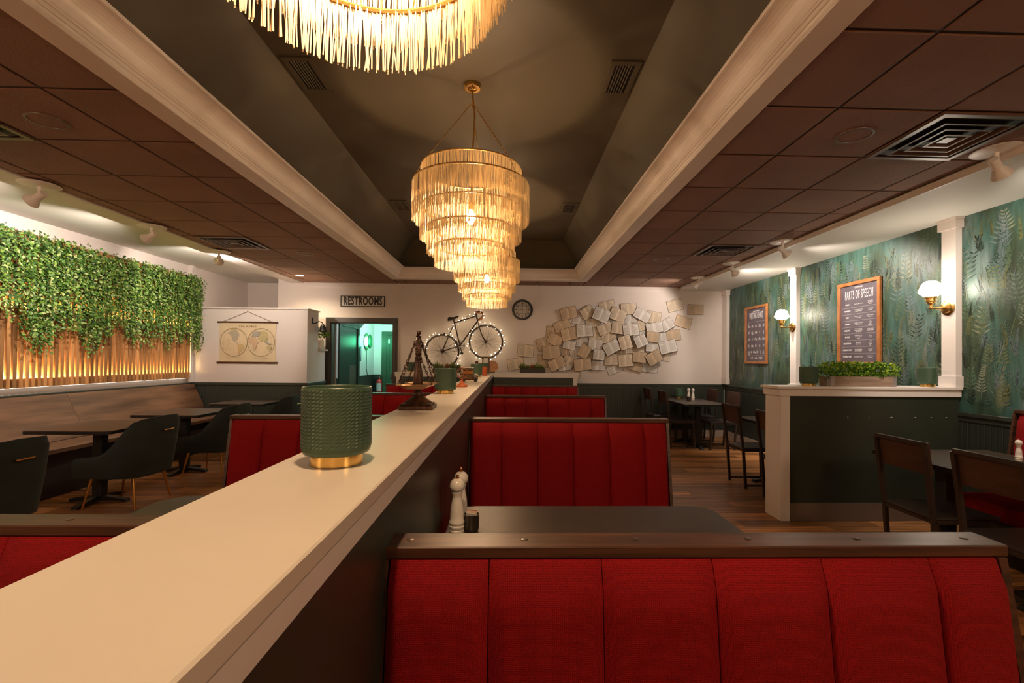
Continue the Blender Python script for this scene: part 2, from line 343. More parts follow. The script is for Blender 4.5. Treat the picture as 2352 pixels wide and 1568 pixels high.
# ================================================================== STRUCTURE
# floor with its boards
floor = struct(B().box(-5.6, 4.5, -4.2, 11.9, -0.10, -0.004).done('floor', 'floor_base'), 'reddish brown wood plank floor')
PW, PL = 0.182, 1.22
plank = None; row = 0; y = 1.9
planks = []
while y < 8.95:
    x = -4.75 + (row * 0.47) % PL - PL
    while x < 4.23:
        a, b = max(x, -4.70), min(x + PL, 4.22)
        if b - a > 0.12: planks.append((a, b, y))
        x += PL
    y += PW; row += 1
pm = B().box(0, 1, 0.0008, PW - 0.0008, -0.02, 0.0).done('plank', 'floor_wood', floor)
first = True
vis = [p for p in planks if not (-2.1 < (p[0] + p[1]) / 2 < 1.1 and p[1] - p[0] > 1.0) or p[2] > 8.6][:296]
for a, b, yy in vis:
    o = pm if first else inst(pm, floor); first = False
    o.location = (a + 0.0008, yy, 0); o.scale = (b - a - 0.0016, 1, 1)
st = B(); seen = set(vis)
for a, b, yy in planks:
    if (a, b, yy) not in seen: st.box(a + 0.0008, b - 0.0008, yy + 0.0008, yy + PW - 0.0008, -0.02, 0)
st.box(-5.3, 4.22, -3.9, 1.9, -0.02, 0).box(-3.3, -1.6, 9.0, 11.6, -0.02, 0)
o = st.done('floor_boards', 'floor_wood', floor); o['kind'] = 'stuff'

# back wall with the doorway
wb = B()
wb.box(-4.36, -3.36, YB, YB + 0.13, 0, 2.95).box(-2.176, 4.4, YB, YB + 0.13, 0, 2.95).box(-3.36, -2.176, YB, YB + 0.13, 2.136, 2.95)
wb.box(-5.5, -4.36, 9.75, 9.88, 0, 3.1).box(-4.36, -4.30, YB + 0.13, 9.75, 0, 3.1)
wall_back = struct(wb.done('wall_back', 'white_wall'), 'off-white plaster wall with the restroom doorway')
bx('wainscot', 'beadboard', wall_back, -2.10, 4.20, YB - 0.014, YB - 0.0005, 0.13, 0.97)
bx('wall_seam', 'white_trim', wall_back, -4.1, 3.36, YB - 0.006, YB - 0.0005, 2.80, 2.812)
wall_right = struct(bx('wall_right', 'wallpaper', None, XR, XR + 0.12, YF, YB + 0.13, 0, 2.95), 'dark green botanical wallpaper above panelling')
bx('wainscot', 'beadboard_side', wall_right, XR - 0.014, XR - 0.0005, YF, YB - 0.015, 0.13, 0.97)
wall_left = struct(bx('wall_left', 'white_wall', None, XL - 0.12, XL, YF, 9.75, 0, 3.1), 'off-white wall behind the slats')
bx('wainscot', 'green_paint', wall_left, XL + 0.0005, XL + 0.012, YF, 8.05, 0.0, 0.99)
struct(bx('wall_front', 'white_wall', None, -5.5, 4.4, YF - 0.12, YF, 0, 3.1), 'off-white wall behind the viewpoint')
# rails and baseboards
b = B().box(-2.10, 4.20, YB - 0.035, YB - 0.0145, 0.972, ZR, 0.005).box(-2.10, 4.20, YB - 0.022, YB - 0.0145, 0.93, 0.972)
struct(b.done('trim_2', 'rail_green'), 'dark green chair rail on the back wall')
b = B().box(XR - 0.035, XR - 0.0145, YF, YB - 0.04, 0.972, ZR, 0.005).box(XR - 0.022, XR - 0.0145, YF, YB - 0.04, 0.93, 0.972)
struct(b.done('trim_3', 'rail_green'), 'dark green chair rail under the wallpaper')
b = B().box(XL + 0.0125, XL + 0.045, YF, 8.05, 0.985, 1.025, 0.005)
struct(b.done('trim_4', 'rail_green'), 'dark green ledge under the wooden slats')
struct(bx('baseboard_back', 'base_white', None, -2.10, 4.20, YB - 0.03, YB - 0.0145, 0.001, 0.125), 'pale baseboard of the back wall')
struct(bx('baseboard_right', 'base_white', None, XR - 0.03, XR - 0.0145, YF, YB - 0.04, 0.001, 0.125), 'pale baseboard under the wallpapered wall')
# map partition
pt = B().box(XL + 0.001, -3.42, 8.06, 8.52, 0, 2.275).box(-3.95, -3.42, 8.5201, 8.84, 0, 1.585)
part = struct(pt.done('wall_partition', 'white_wall'), 'low white partition that carries the map')
bx('ledge', 'white_trim', part, XL + 0.001, -3.395, 8.035, 8.545, 2.2755, 2.30, bev=0.004)
bx('wainscot', 'beadboard', part, XL + 0.05, -3.406, 8.046, 8.0595, 0.0, 0.985)
bx('side_panel', 'green_paint', part, -3.4195, -3.406, 8.06, 8.84, 0.0, 0.985)
b = B().box(XL + 0.05, -3.39, 8.028, 8.0455, 0.985, 1.03, 0.004).box(-3.4195, -3.39, 8.0456, 8.84, 0.985, 1.03, 0.004)
b.done('chair_rail', 'rail_green', part)
bx('end_ledge', 'white_trim', part, -3.97, -3.37, 8.5205, 8.86, 1.5855, 1.615, bev=0.004)
# white pilaster at the far end of the bench
pil0 = B().box(XL + 0.001, XL + 0.06, 7.97, 8.034, 1.03, 2.984).box(XL + 0.001, XL + 0.075, 7.955, 8.034, 2.90, 2.984)
struct(pil0.done('trim_5', 'white_trim'), 'slim white corner post at the end of the slats')

# right-hand pilasters
def pilaster(n, y0, w, label):
    b = B().box(XR - 0.06, XR - 0.0005, y0, y0 + w, 1.02 if n > 6 else 1.2365, ZS - 0.001)
    b.box(XR - 0.082, XR - 0.0005, y0 - 0.02, y0 + w + 0.02, ZS - 0.10, ZS - 0.001).box(XR - 0.092, XR - 0.0005, y0 - 0.03, y0 + w + 0.03, ZS - 0.02, ZS - 0.001)
    b.box(XR - 0.075, XR - 0.0005, y0 - 0.016, y0 + w + 0.016, 1.0201 if n > 6 else 1.237, 1.14 if n > 6 else 1.34)
    return struct(b.done('trim_%d' % n, 'white_trim'), label)
pilaster(6, 4.225, 0.145, 'white pilaster standing on the half wall')
pilaster(7, 6.635, 0.145, 'white pilaster between the two posters')
pilaster(8, 8.79, 0.145, 'white pilaster in the corner by the books')

# ceiling: plaster frame, tray, tiles
cl = B().box(-4.13, -2.0, YF, YB, 2.905, 2.99).box(1.36, 3.35, YF, YB, 2.905, 2.99).box(-2.0, 1.36, 8.33, YB, 2.905, 2.99).box(-2.0, 1.36, YF, -3.3, 2.905, 2.99)
ceiling = struct(cl.done('ceiling', 'grid'), 'brown suspended tile ceiling')
lc = B().box(XL, -4.13, YF, 9.75, ZL, ZL + 0.1).box(-4.13, -4.10, YB + .131, 9.75, 2.90, ZL + 0.1)
struct(lc.done('ceiling_plaster', 'soffit'), 'white plaster ceiling over the bench')
struct(bx('trim_9', 'white_trim', None, -4.14, -3.885, YF, YB - 0.001, 2.874, 2.9045), 'pinkish white border beside the tiles, bench side')
so = B().box(3.35, XR, YF, YB - 0.001, ZS, 2.95)
struct(so.done('soffit', 'soffit'), 'white lowered soffit above the wallpaper')
struct(bx('trim_10', 'white_trim', None, 3.325, 3.3495, YF, YB - 0.001, ZS, 2.88), 'pinkish white edge of the soffit')
# tray: flat border, crown moulding, sloped dark sides, dark top
def sweep(prof, m, name, parent=None, x0=-2.086, x1=1.42, y0=-3.4, y1=8.41):
    b = B(); rings = []
    for d, z in prof: rings.append([b.bm.verts.new(p) for p in ((x0 + d, y0 + d, z), (x1 - d, y0 + d, z), (x1 - d, y1 - d, z), (x0 + d, y1 - d, z))])
    for A, C in zip(rings, rings[1:]):
        for i in range(4): b.bm.faces.new((A[i], A[(i + 1) % 4], C[(i + 1) % 4], C[i]))
    return b.done(name, m, parent)
prof = [(0, 2.905), (0, 2.878), (0.003, 2.874), (0.138, 2.874), (0.141, 2.878), (0.141, 2.896), (0.146, 2.905), (0.152, 2.907), (0.152, 2.918), (0.157, 2.924), (0.163, 2.925), (0.165, 2.934)]
for i in range(9):
    t = i / 8 * R90; prof.append((0.170 + 0.095 * (1 - math.cos(t)), 2.938 + 0.095 * math.sin(t)))
prof += [(0.272, 3.034), (0.276, 3.038), (0.276, 3.05), (0.262, 3.055), (0.14, 3.055)]
tray_trim = struct(sweep(prof, 'white_trim', 'trim_1'), 'white crown moulding around the ceiling tray')
slope = sweep([(0.13, 3.0), (0.13, 3.10), (0.50, 3.49)], 'tray_paint', 'ceiling_tray')
struct(slope, 'dark sloped ceiling tray above the chandeliers')
bx('tray_top', 'tray_paint', slope, -2.0, 1.3, -3.3, 8.3, 3.4895, 3.55)
# tiles
XLN = [-2.5094 + 0.6096 * i for i in range(-2, 11)]; YLN = [2.555 + 0.6096 * i for i in range(-4, 12)]
tile0 = None
def tile_mesh(w, d):
    b = B(); g = 0.009; h = 0.012
    lo = [(g + 0.006, g + 0.006), (w - g - 0.006, g + 0.006), (w - g - 0.006, d - g - 0.006), (g + 0.006, d - g - 0.006)]; hi = [(g, g), (w - g, g), (w - g, d - g), (g, d - g)]
    v0 = [b.bm.verts.new((x, y, 0)) for x, y in lo]; v1 = [b.bm.verts.new((x, y, 0.004)) for x, y in hi]; v2 = [b.bm.verts.new((x, y, h + 0.007)) for x, y in hi]
    b.bm.faces.new(v0[::-1])
    for A, C in ((v0, v1), (v1, v2)):
        for i in range(4): b.bm.faces.new((A[i], A[(i + 1) % 4], C[(i + 1) % 4], C[i]))
    return b
tiles = {}
def add_tile(x0, x1, y0, y1):
    if x1 - x0 < 0.05 or y1 - y0 < 0.05: return
    k = (round(x1 - x0, 3), round(y1 - y0, 3))
    if k in tiles: inst(tiles[k], ceiling, (x0, y0, ZC))
    else: tiles[k] = tile_mesh(x1 - x0, y1 - y0).done('ceiling_tile', 'tile', ceiling, loc=(x0, y0, ZC))
xl = [-3.885] + [x for x in XLN if -3.8 < x < -2.1] + [-2.086]
xr = [1.42] + [1.8465, 2.4561, 3.0657] + [3.325]
xm = [x for x in XLN if -2.05 < x < 1.3]
rows = [y for y in YLN if y < 8.9]
for y0, y1 in zip(rows, rows[1:] + [YB]):
    for xs in (xl, xr):
        for a, c in zip(xs, xs[1:]): add_tile(a, c, y0, y1)
for a, c in zip([-2.086] + xm, xm + [1.42]): add_tile(a, c, max(8.41, rows[-1]), YB)
for a, c in zip([-2.086] + xm, xm + [1.42]): add_tile(a, c, 8.41, rows[-1])
gb = B()
for x in xl[1:-1] + xr[1:-1]: gb.box(x - 0.010, x + 0.010, rows[0], YB, ZC + 0.006, ZC + 0.0188)
for y in rows:
    gb.box(-3.885, -2.086, y - 0.010, y + 0.010, ZC + 0.0065, ZC + 0.0186); gb.box(1.42, 3.325, y - 0.010, y + 0.010, ZC + 0.0065, ZC + 0.0186)
gb.done('grid_bar', 'grid', ceiling)

# ------------------------------------------------------------------ doorway and corridor
df = B()
for d, t in ((0.0, 0.030), (0.03, 0.042)):
    x0, x1, zt = -3.452 + d, -2.100 - d, 2.226 - d
    df.box(x0, x0 + 0.092 - d, YB - t, YB - 0.0005, 0, zt).box(x1 - 0.092 + d, x1, YB - t, YB - 0.0005, 0, zt).box(x0 + 0.0925 - d, x1 - 0.0925 + d, YB - t, YB - 0.0005, 2.134, zt)
df.box(-3.36, -3.34, YB - 0.02, YB + 0.16, 0, 2.134).box(-2.196, -2.176, YB - 0.02, YB + 0.16, 0, 2.134).box(-3.34, -2.196, YB - 0.02, YB + 0.16, 2.116, 2.1355)
struct(df.done('door_1', 'door_frame'), 'dark olive doorway casing under the restrooms sign')
HX, HY = -3.318, 11.66
h = B().box(HX - 0.1, HX, 9.14, 9.30, 0, 2.8).box(HX - 0.1, HX, 10.41, HY, 0, 2.8).box(HX - 0.1, HX, 9.30, 10.41, 2.12, 2.8)
hall_l = struct(h.done('wall_corridor_side', 'hall_wall'), 'pale corridor wall with a dark door')
bx('wainscot', 'hall_green', hall_l, HX + 0.0005, HX + 0.014, 10.53, HY - 0.001, 0, 1.06)
bx('wainscot', 'hall_green', hall_l, HX + 0.0005, HX + 0.014, 9.141, 9.24, 0, 1.06)
h = B().box(HX - 0.1, -1.5, HY, HY + 0.1, 0, 2.8)
hall_b = struct(h.done('wall_corridor_end', 'hall_wall'), 'pale end wall of the green-lit corridor')
bx('wainscot', 'hall_green', hall_b, HX + 0.015, -3.12, HY - 0.014, HY - 0.0005, 0, 1.06)
struct(bx('wall_corridor_far', 'hall_wall', None, -1.6, -1.5, 9.101, HY - 0.001, 0, 2.8), 'hidden corridor side wall')
struct(bx('ceiling_corridor', 'hall_wall', None, HX - 0.1, -1.5, 9.101, HY + 0.1, 2.72, 2.8), 'pale corridor ceiling')
# side door with a moulded head
sd = struct(B().box(HX - 0.03, HX + 0.024, 9.24, 9.36, 0, 2.16).box(HX - 0.03, HX + 0.024, 10.38, 10.50, 0, 2.16).done('door_2', 'hall_green'), 'dark door in the corridor side wall')
b = B()
for k in range(4): b.box(HX - 0.03, HX + 0.030 + 0.022 * k, 9.24 - 0.012 * k, 10.50 + 0.012 * k, 2.10 + 0.032 * k, 2.132 + 0.032 * k)
b.done('door_head', 'hall_green', sd)
bx('door_leaf', 'hall_green', sd, HX - 0.02, HX - 0.001, 9.3605, 10.3795, 0.002, 2.0995)
bx('kick_plate', 'vent_dark', sd, HX - 0.0009, HX + 0.002, 9.9, 10.30, 0.9, 1.30)
ed = struct(B().box(-3.12, -3.0, HY - 0.03, HY - 0.0005, 0, 2.12).box(-3.0, -1.9, HY - 0.03, HY - 0.0005, 2.03, 2.12).box(-3.0, -2.93, HY - 0.016, HY - 0.0005, 0, 2.029).done('door_3', 'hall_door'), 'green door at the end of the corridor')
bx('door_leaf', 'hall_door', ed, -2.9295, -1.95, HY - 0.010, HY - 0.0006, 0.002, 2.029)
B().cyl((-2.86, HY - 0.0105, 1.0), (-2.86, HY - 0.07, 1.0), 0.02).cyl((-2.88, HY - 0.06, 1.0), (-2.75, HY - 0.06, 1.0), 0.012).box(-2.9, -2.82, HY - 0.016, HY - 0.0105, 0.93, 1.07).done('door_handle', 'chrome', ed)
bx('hinge', 'chrome', ed, -2.955, -2.925, HY - 0.026, HY - 0.0165, 1.83, 1.93)

# ================================================================== DIVIDERS
dv = struct(B().box(-0.518, -0.276, -1.6, 8.40, 0, 1.150).done('wall_divider', 'green_paint'), 'long dark green divider between the booths')
bx('cap', 'cap_paint', dv, -0.5405, -0.2532, -1.62, 8.43, 1.183, 1.213, bev=0.003)
B().box(-0.5385, -0.518, -1.61, 8.40, 1.146, 1.1815).box(-0.276, -0.2552, -1.61, 8.40, 1.146, 1.1815).done('apron', 'white_trim', dv)
te = struct(B().box(-1.97, -0.5185, 8.44, 8.62, 0, 1.150).box(-0.5184, -0.2756, 8.44, 8.62, 0, 1.15).box(-0.2755, 1.23, 8.44, 8.62, 0, 1.150).done('wall_divider_end', 'green_paint'), 'dark green cross wall before the back wall')
bx('cap', 'white_trim', te, -2.04, 1.30, 8.4305, 8.66, 1.188, 1.213, bev=0.003)
B().box(-2.02, -0.545, 8.428, 8.4395, 1.135, 1.1878).box(-0.25, 1.28, 8.428, 8.4395, 1.135, 1.1878).done('apron', 'white_trim', te)
for x0, x1 in ((-2.0, -1.93), (1.19, 1.26)): bx('end_post', 'white_trim', te, x0, x1, 8.4305, 8.63, 0.001, 1.1345)
hw = struct(B().box(2.545, 4.214, 4.235, 4.465, 0, 1.165).done('wall_half', 'green_paint'), 'dark green half wall with white cap and planter')
bx('cap', 'white_trim', hw, 2.475, 4.214, 4.195, 4.505, 1.212, 1.236, bev=0.003)
B().box(2.497, 4.214, 4.213, 4.2345, 1.148, 1.2115).box(2.497, 2.5445, 4.2346, 4.4875, 1.148, 1.2115).done('apron', 'white_trim', hw)
B().box(2.515, 2.5445, 4.222, 4.478, 0.001, 1.1475).box(2.5446, 2.60, 4.222, 4.2345, 0.001, 1.1475).done('end_post', 'white_trim', hw)
bx('kick_board', 'base_brown', hw, 2.6005, 4.214, 4.222, 4.2345, 0.001, 0.165)
ch = B()
for x, w in ((3.145, 0.012), (3.35, 0.006), (3.555, 0.020), (3.785, 0.016), (3.94, 0.010), (4.08, 0.016)): ch.box(x, x + w, 4.2335, 4.2349, 0.953, 0.957)
ch.done('paint_chip', 'speck', hw)

# ================================================================== BOOTHS
def cushion_strip(w, y_at, z0, z1, bulge, nx=10, nz=10):
    """one padded channel, x 0..w, front face towards -y, y_at(z) the line of the back"""
    b = B(); g = []
    for j in range(nz + 1):
        v = j / nz; z = z0 + (z1 - z0) * v; ez = min(1, (1 - v) / 0.10) if v > 0.9 else 1.0; ez = math.sqrt(max(0, 1 - (1 - ez) ** 2))
        r = []
        for i in range(nx + 1):
            u = i / nx; ex = 1 - (2 * u - 1) ** 12
            r.append(b.bm.verts.new((u * w, y_at(z) - (0.02 + bulge) * (0.55 + 0.45 * ex) * (0.15 + 0.85 * ez) - 0.005 * math.sin(math.pi * u) * ez, z)))
        g.append(r)
    for j in range(nz):
        for i in range(nx): b.bm.faces.new((g[j][i], g[j][i + 1], g[j + 1][i + 1], g[j + 1][i]))
    bk = [[b.bm.verts.new((x, y_at(z) + 0.02, z)) for x in (0, w)] for z in (z0, z1)]
    b.bm.faces.new((bk[0][0], bk[1][0], bk[1][1], bk[0][1]))
    b.bm.faces.new([bk[0][0]] + [g[j][0] for j in range(nz + 1)] + [bk[1][0]]); b.bm.faces.new([bk[0][1], bk[1][1]] + [g[j][nx] for j in range(nz, -1, -1)])
    b.bm.faces.new([bk[1][0]] + g[nz] + [bk[1][1]]); b.bm.faces.new([bk[0][1]] + g[0][::-1] + [bk[0][0]])
    return b
def make_booth(label, loc, width, rz=0.0, double=True, ends=(True, True)):
    """origin: middle of the seat-back foot on the floor; seat faces local -y; rail top 1.026"""
    t = thing('booth_bench', label, 'booth', loc, rz, 'red booths along the divider')
    hw_ = width / 2; D = 0.082
    ya = lambda z: -0.075 + (z - 0.42) / 0.58 * 0.075
    iw = (width - 0.05) * 0.1815; ew = (width - 0.05 - 4 * iw) / 2
    xs = [-hw_ + 0.025] + [-hw_ + 0.055 + ew + iw * k for k in range(5)]; ws = [ew] + [iw] * 4 + [ew]
    pz = cushion_strip(ew - 0.032, ya, 0.40, 0.996, 0.018).done('back_panel', 'red', t, True, loc=(xs[5], 0, 0))
    pe = cushion_strip(ew + 0.028, ya, 0.40, 0.996, 0.018).done('back_panel', 'red', t, True, loc=(xs[0], 0, 0))
    pi = cushion_strip(iw - 0.002, ya, 0.40, 0.996, 0.018).done('back_panel', 'red', t, True, loc=(xs[1], 0, 0))
    for k in range(2, 5): inst(pi, t, (xs[k], 0, 0))
    rail = B().box(-hw_ - 0.006, hw_ + 0.006, -0.004, D + 0.004, 0.998, 1.026, 0.003).done('top_rail', 'dark_wood', t)
    pg = B().lathe([(0.0085, 0.0), (0.0085, 0.0012), (0.005, 0.002), (0.0, 0.0022)], (0, 0, 0), 8).done('screw_plug', 'pewter', rail, True, loc=(-hw_ + 0.06, D * 0.5, 1.026))
    for k in range(1, 6): inst(pg, rail, (-hw_ + 0.06 + (width - 0.12) * k / 5, D * 0.5, 1.026))
    core = [(0.001, 0.39), (0.001, 0.9975), (D - 0.001, 0.9975), (D - 0.001, 0.39)]
    bx('core', 'dark_panel', t, -hw_ + 0.024, hw_ - 0.024, 0.021, D - 0.021 if double else D, 0.02, 0.9975)
    pol = [(-0.115, 0.02), (-0.110, 0.42), (-0.006, 0.9975), (D + 0.006, 0.9975)] + ([(D + 0.110, 0.42), (D + 0.115, 0.02)] if double else [(D + 0.006, 0.02)])
    for s in (-1, 1): B().prism(pol, min(s * hw_, s * (hw_ - 0.02)), max(s * hw_, s * (hw_ - 0.02)), 'X').done('end_panel', 'dark_wood', t)
    sides = ((-1, 0.0),) + (((1, D),) if double else ())
    for s, off in sides:
        y0, y1 = (-0.56, -0.118) if s < 0 else (D + 0.118, D + 0.56)
        B().box(-hw_ + 0.01, hw_ - 0.01, y0, y1, 0.29, 0.42, 0.03, 2).done('seat', 'red', t, True)
        bx('base', 'dark_panel', t, -hw_ + 0.02, hw_ - 0.02, y0 + 0.04 if s < 0 else y0, y1 if s < 0 else y1 - 0.04, 0.001, 0.289)
    if double:
        for k in range(6): inst(pe if k == 0 else pz if k == 5 else pi, t, (-xs[k], D, 0), (0, 0, math.pi))
    return t
RW, LW = 1.49, 1.52
rx, lx = 0.455, -1.30
make_booth('red padded booth filling the lower right foreground', (rx, 1.093, 0), RW)
make_booth('red booth behind the table with the tall white mills', (rx, 3.445, 0), RW)
make_booth('red booth second from the cross wall, right of divider', (rx, 5.647, 0), RW)
make_booth('red booth backed against the cross wall, right of divider', (rx, 7.865, 0), RW, double=False)
make_booth('red booth cut off at the left picture edge, left of divider', (lx, 1.24, 0), LW, rz=-0.012)
make_booth('red booth left of the near green lamp', (lx, 3.54, 0), LW)
make_booth('red booth seen between green lamp and scales, left of divider', (lx, 5.90, 0), LW)
make_booth('red booth backed against the cross wall, left of divider', (lx, 7.98, 0), LW, double=False)

# ================================================================== TABLES
def table(label, loc, lx_, ly_, r=0.03, base='cross', group=None, z=0.76, base_at=(0, 0), top='table_top', foot=0.27):
    t = thing('dining_table', label, 'table', loc, 0, group)
    B().prism(rrect(-lx_ / 2, lx_ / 2, -ly_ / 2, ly_ / 2, r), z - 0.030, z).done('table_top', [top], t)
    B().prism(rrect(-lx_ / 2 - 0.002, lx_ / 2 + 0.002, -ly_ / 2 - 0.002, ly_ / 2 + 0.002, r), z - 0.0315, z - 0.006).done('edge_band', 'table_edge', t)
    for bx_, by_ in ([base_at] if not isinstance(base_at, list) else base_at):
        B().box(bx_ - 0.045, bx_ + 0.045, by_ - 0.045, by_ + 0.045, 0.05, z - 0.032, 0.006).box(bx_ - 0.16, bx_ + 0.16, by_ - 0.16, by_ + 0.16, z - 0.052, z - 0.0318).done('column', 'iron', t)
        for k in range(4):
            a = k * R90 + (0 if base == 'plus' else math.pi / 4); d = Vector((math.cos(a), math.sin(a), 0)); L = foot
            ft = B().prism([(0.03, 0.02), (0.03, 0.065), (L * 0.6, 0.045), (L, 0.028), (L + 0.012, 0.001), (L - 0.03, 0.001), (L - 0.05, 0.012)], -0.03, 0.03, 'Y').done('foot', 'iron', t, loc=(bx_, by_, 0))
            ft.rotation_euler = (0, 0, a)
    return t
table('dark booth table holding the tall white mills', (0.365, 1.87, 0), 1.22, 0.74, 0.10, 'plus', base_at=(0.15, 0.12), foot=0.2)
table('dark booth table left of the divider by the cut-off booth', (-1.12, 2.03, 0), 1.12, 0.76, 0.12, 'plus', base_at=(-0.1, 0.10), foot=0.2)
G = 'small tables along the wooden bench'
table('brown square table in front of the bench, nearest', (-4.09, 4.83, 0), 0.80, 0.78, 0.05, 'plus', G)
table('brown square table in front of the bench, in the middle', (-4.09, 6.06, 0), 0.80, 0.78, 0.05, 'plus', G)
table('dark table under the map, farthest along the bench', (-4.05, 7.42, 0), 0.80, 0.72, 0.05, 'plus', G)
table('long dark table under the books with lamp and mills', (3.22, 8.14, 0), 0.72, 1.36, 0.02, 'plus', base_at=[(0.0, -0.33), (0.0, 0.22)], foot=0.2)
table('dark table behind the half wall with menu holder', (3.27, 5.25, 0), 0.70, 1.28, 0.02, 'plus', base_at=[(0, -0.35), (0, 0.35)])
table('dark table before the half wall at the right picture edge', (3.42, 3.03, 0), 0.94, 1.34, 0.02, 'plus', base_at=[(-0.16, -0.35), (-0.16, 0.35)], foot=0.2)

# ================================================================== CAFE CHAIRS
def make_cafe_chair(label):
    """faces +x; rear posts at x=0; width along y 0.40"""
    t = thing('cafe_chair', label, 'chair', (0, 0, 0), 0, 'metal and wood chairs')
    w = 0.195; T = 0.026
    for s in (-1, 1):
        y = s * w
        B().beam((0.03, y, 0), (0.0, y, 0.45), T).beam((0.0, y, 0.45), (-0.065, y, 0.93), T).done('rear_leg', 'chair_metal', t)
        B().beam((0.43, y, 0), (0.41, y, 0.45), T).done('front_leg', 'chair_metal', t)
        B().beam((0.025, y, 0.035), (0.43, y, 0.035), T * 0.8).done('runner', 'chair_metal', t)
    B().beam((0.0, -w, 0.435), (0.42, -w, 0.435), T).beam((0.0, w, 0.435), (0.42, w, 0.435), T).beam((0.41, -w, 0.435), (0.41, w, 0.435), T).beam((0.005, -w, 0.435), (0.005, w, 0.435), T).done('seat_frame', 'chair_metal', t)
    B().box(-0.01, 0.44, -w - 0.012, w + 0.012, 0.449, 0.466, 0.004).done('seat', 'seat_wood', t)
    bp = B().prism([(-0.028, 0.735), (-0.012, 0.735), (-0.040, 0.945), (-0.058, 0.945)], -w - 0.012, w + 0.012, 'Y')
    bp.done('backrest', 'chair_wood', t)
    B().beam((-0.0655, -w, 0.935), (-0.0655, w, 0.935), T).done('back_rail', 'chair_metal', t)
    return t
c0 = make_cafe_chair('metal chair pulled to the table behind the half wall, farther one')
c0.location = (2.72, 5.50, 0)
copy_tree(c0, (2.745, 4.76, 0), 0, 'metal chair partly hidden by the end of the half wall')
copy_tree(c0, (2.76, 3.14, 0), 0, 'metal chair in front of the half wall, whole back visible')
copy_tree(c0, (2.76, 2.55, 0), 0, 'metal chair cut off at the right picture edge')
copy_tree(c0, (2.67, 8.66, 0), 0, 'metal chair at the far table, wall corner on the booth side')
copy_tree(c0, (2.70, 7.90, 0), 0, 'metal chair at the far table, nearer one on the booth side')
copy_tree(c0, (3.74, 8.50, 0), math.pi, 'metal chair at the far table, wall corner on the wallpaper side')
copy_tree(c0, (3.76, 7.76, 0), math.pi, 'metal chair at the far table, nearer one on the wallpaper side')

# ================================================================== VELVET CHAIRS
def make_velvet(label):
    """faces +x, seat centre at origin"""
    t = thing('velvet_chair', label, 'chair', (0, 0, 0), 0, 'dark velvet chairs along the bench tables')
    path = []
    for i in range(9): path.append((0.27 - 0.40 * i / 8, 0.275))
    for i in range(1, 9):
        a = R90 * i / 8; path.append((-0.13 - 0.14 * math.sin(a), 0.135 + 0.14 * math.cos(a)))
    for i in range(1, 6): path.append((-0.27, 0.135 - 0.135 * i / 5))
    path += [(x, -y) for x, y in path[-2::-1]]
    def top(x, y):
        s = max(0.0, min(1.0, (0.08 - x) / 0.33)); s = s * s * (3 - 2 * s); s = 0.86 * s + 0.14 * max(0.0, min(1.0, (0.27 - x) / 0.54))
        return 0.495 + 0.380 * s - 0.012 * (abs(y) / 0.27) * (1 if x < -0.2 else 0)
    b = B(); rows_ = []; N = 8
    for x, y in path:
        zt = top(x, y); ln = max(0.0, (0.10 - x) / 0.37)
        n = Vector((x + 0.02, y * 0.9, 0)).normalized(); outer, inner = [], []
        for j in range(N + 1):
            v = j / N; z = 0.305 + (zt - 0.305) * v; lean = 0.075 * ln * v
            ctr = Vector((x - lean, y * (0.90 + 0.10 * min(1, v * 2)), z)); th = 0.030 * math.sqrt(max(0.05, 1 - max(0, (v - 0.85) / 0.15) ** 2))
            outer.append(ctr + n * th); inner.append(ctr - n * th)
        rows_.append([b.bm.verts.new(p) for p in outer + inner[::-1]])
    for A, C in zip(rows_, rows_[1:]):
        L = len(A)
        for k in range(L): b.bm.faces.new((A[k], A[(k + 1) % L], C[(k + 1) % L], C[k]))
    b.bm.faces.new(rows_[0]); b.bm.faces.new(rows_[-1][::-1])
    b.done('back_shell', 'velvet', t, True)
    B().box(-0.22, 0.27, -0.235, 0.235, 0.31, 0.455, 0.035, 3).done('seat', 'velvet', t, True)
    for sx in (-1, 1):
        for sy in (-1, 1):
            B().cyl((sx * 0.19, sy * 0.19, 0.311), (sx * 0.245 + 0.0, sy * 0.235, 0.003), 0.016, 0.008, 10).done('leg', 'gold_leg', t, True)
    hd = B().cyl((-0.385, -0.065, 0.735), (-0.385, 0.065, 0.735), 0.007)
    for y in (-0.05, 0.05): hd.cyl((-0.385, y, 0.735), (-0.30, y, 0.735), 0.005)
    hd.done('pull_handle', 'gold', t, True)
    return t
v0 = make_velvet('dark velvet chair cut off at the left picture edge')
v0.location = (-3.76, 3.38, 0); v0.rotation_euler = (0, 0, math.pi)
copy_tree(v0, (-3.76, 4.77, 0), math.pi, 'dark velvet chair at the nearest bench table, whole side visible')
copy_tree(v0, (-3.68, 6.00, 0), math.pi, 'dark velvet chair at the middle bench table, behind red booth')
copy_tree(v0, (-3.66, 7.44, 0), math.pi, 'dark velvet chair at the table under the map')

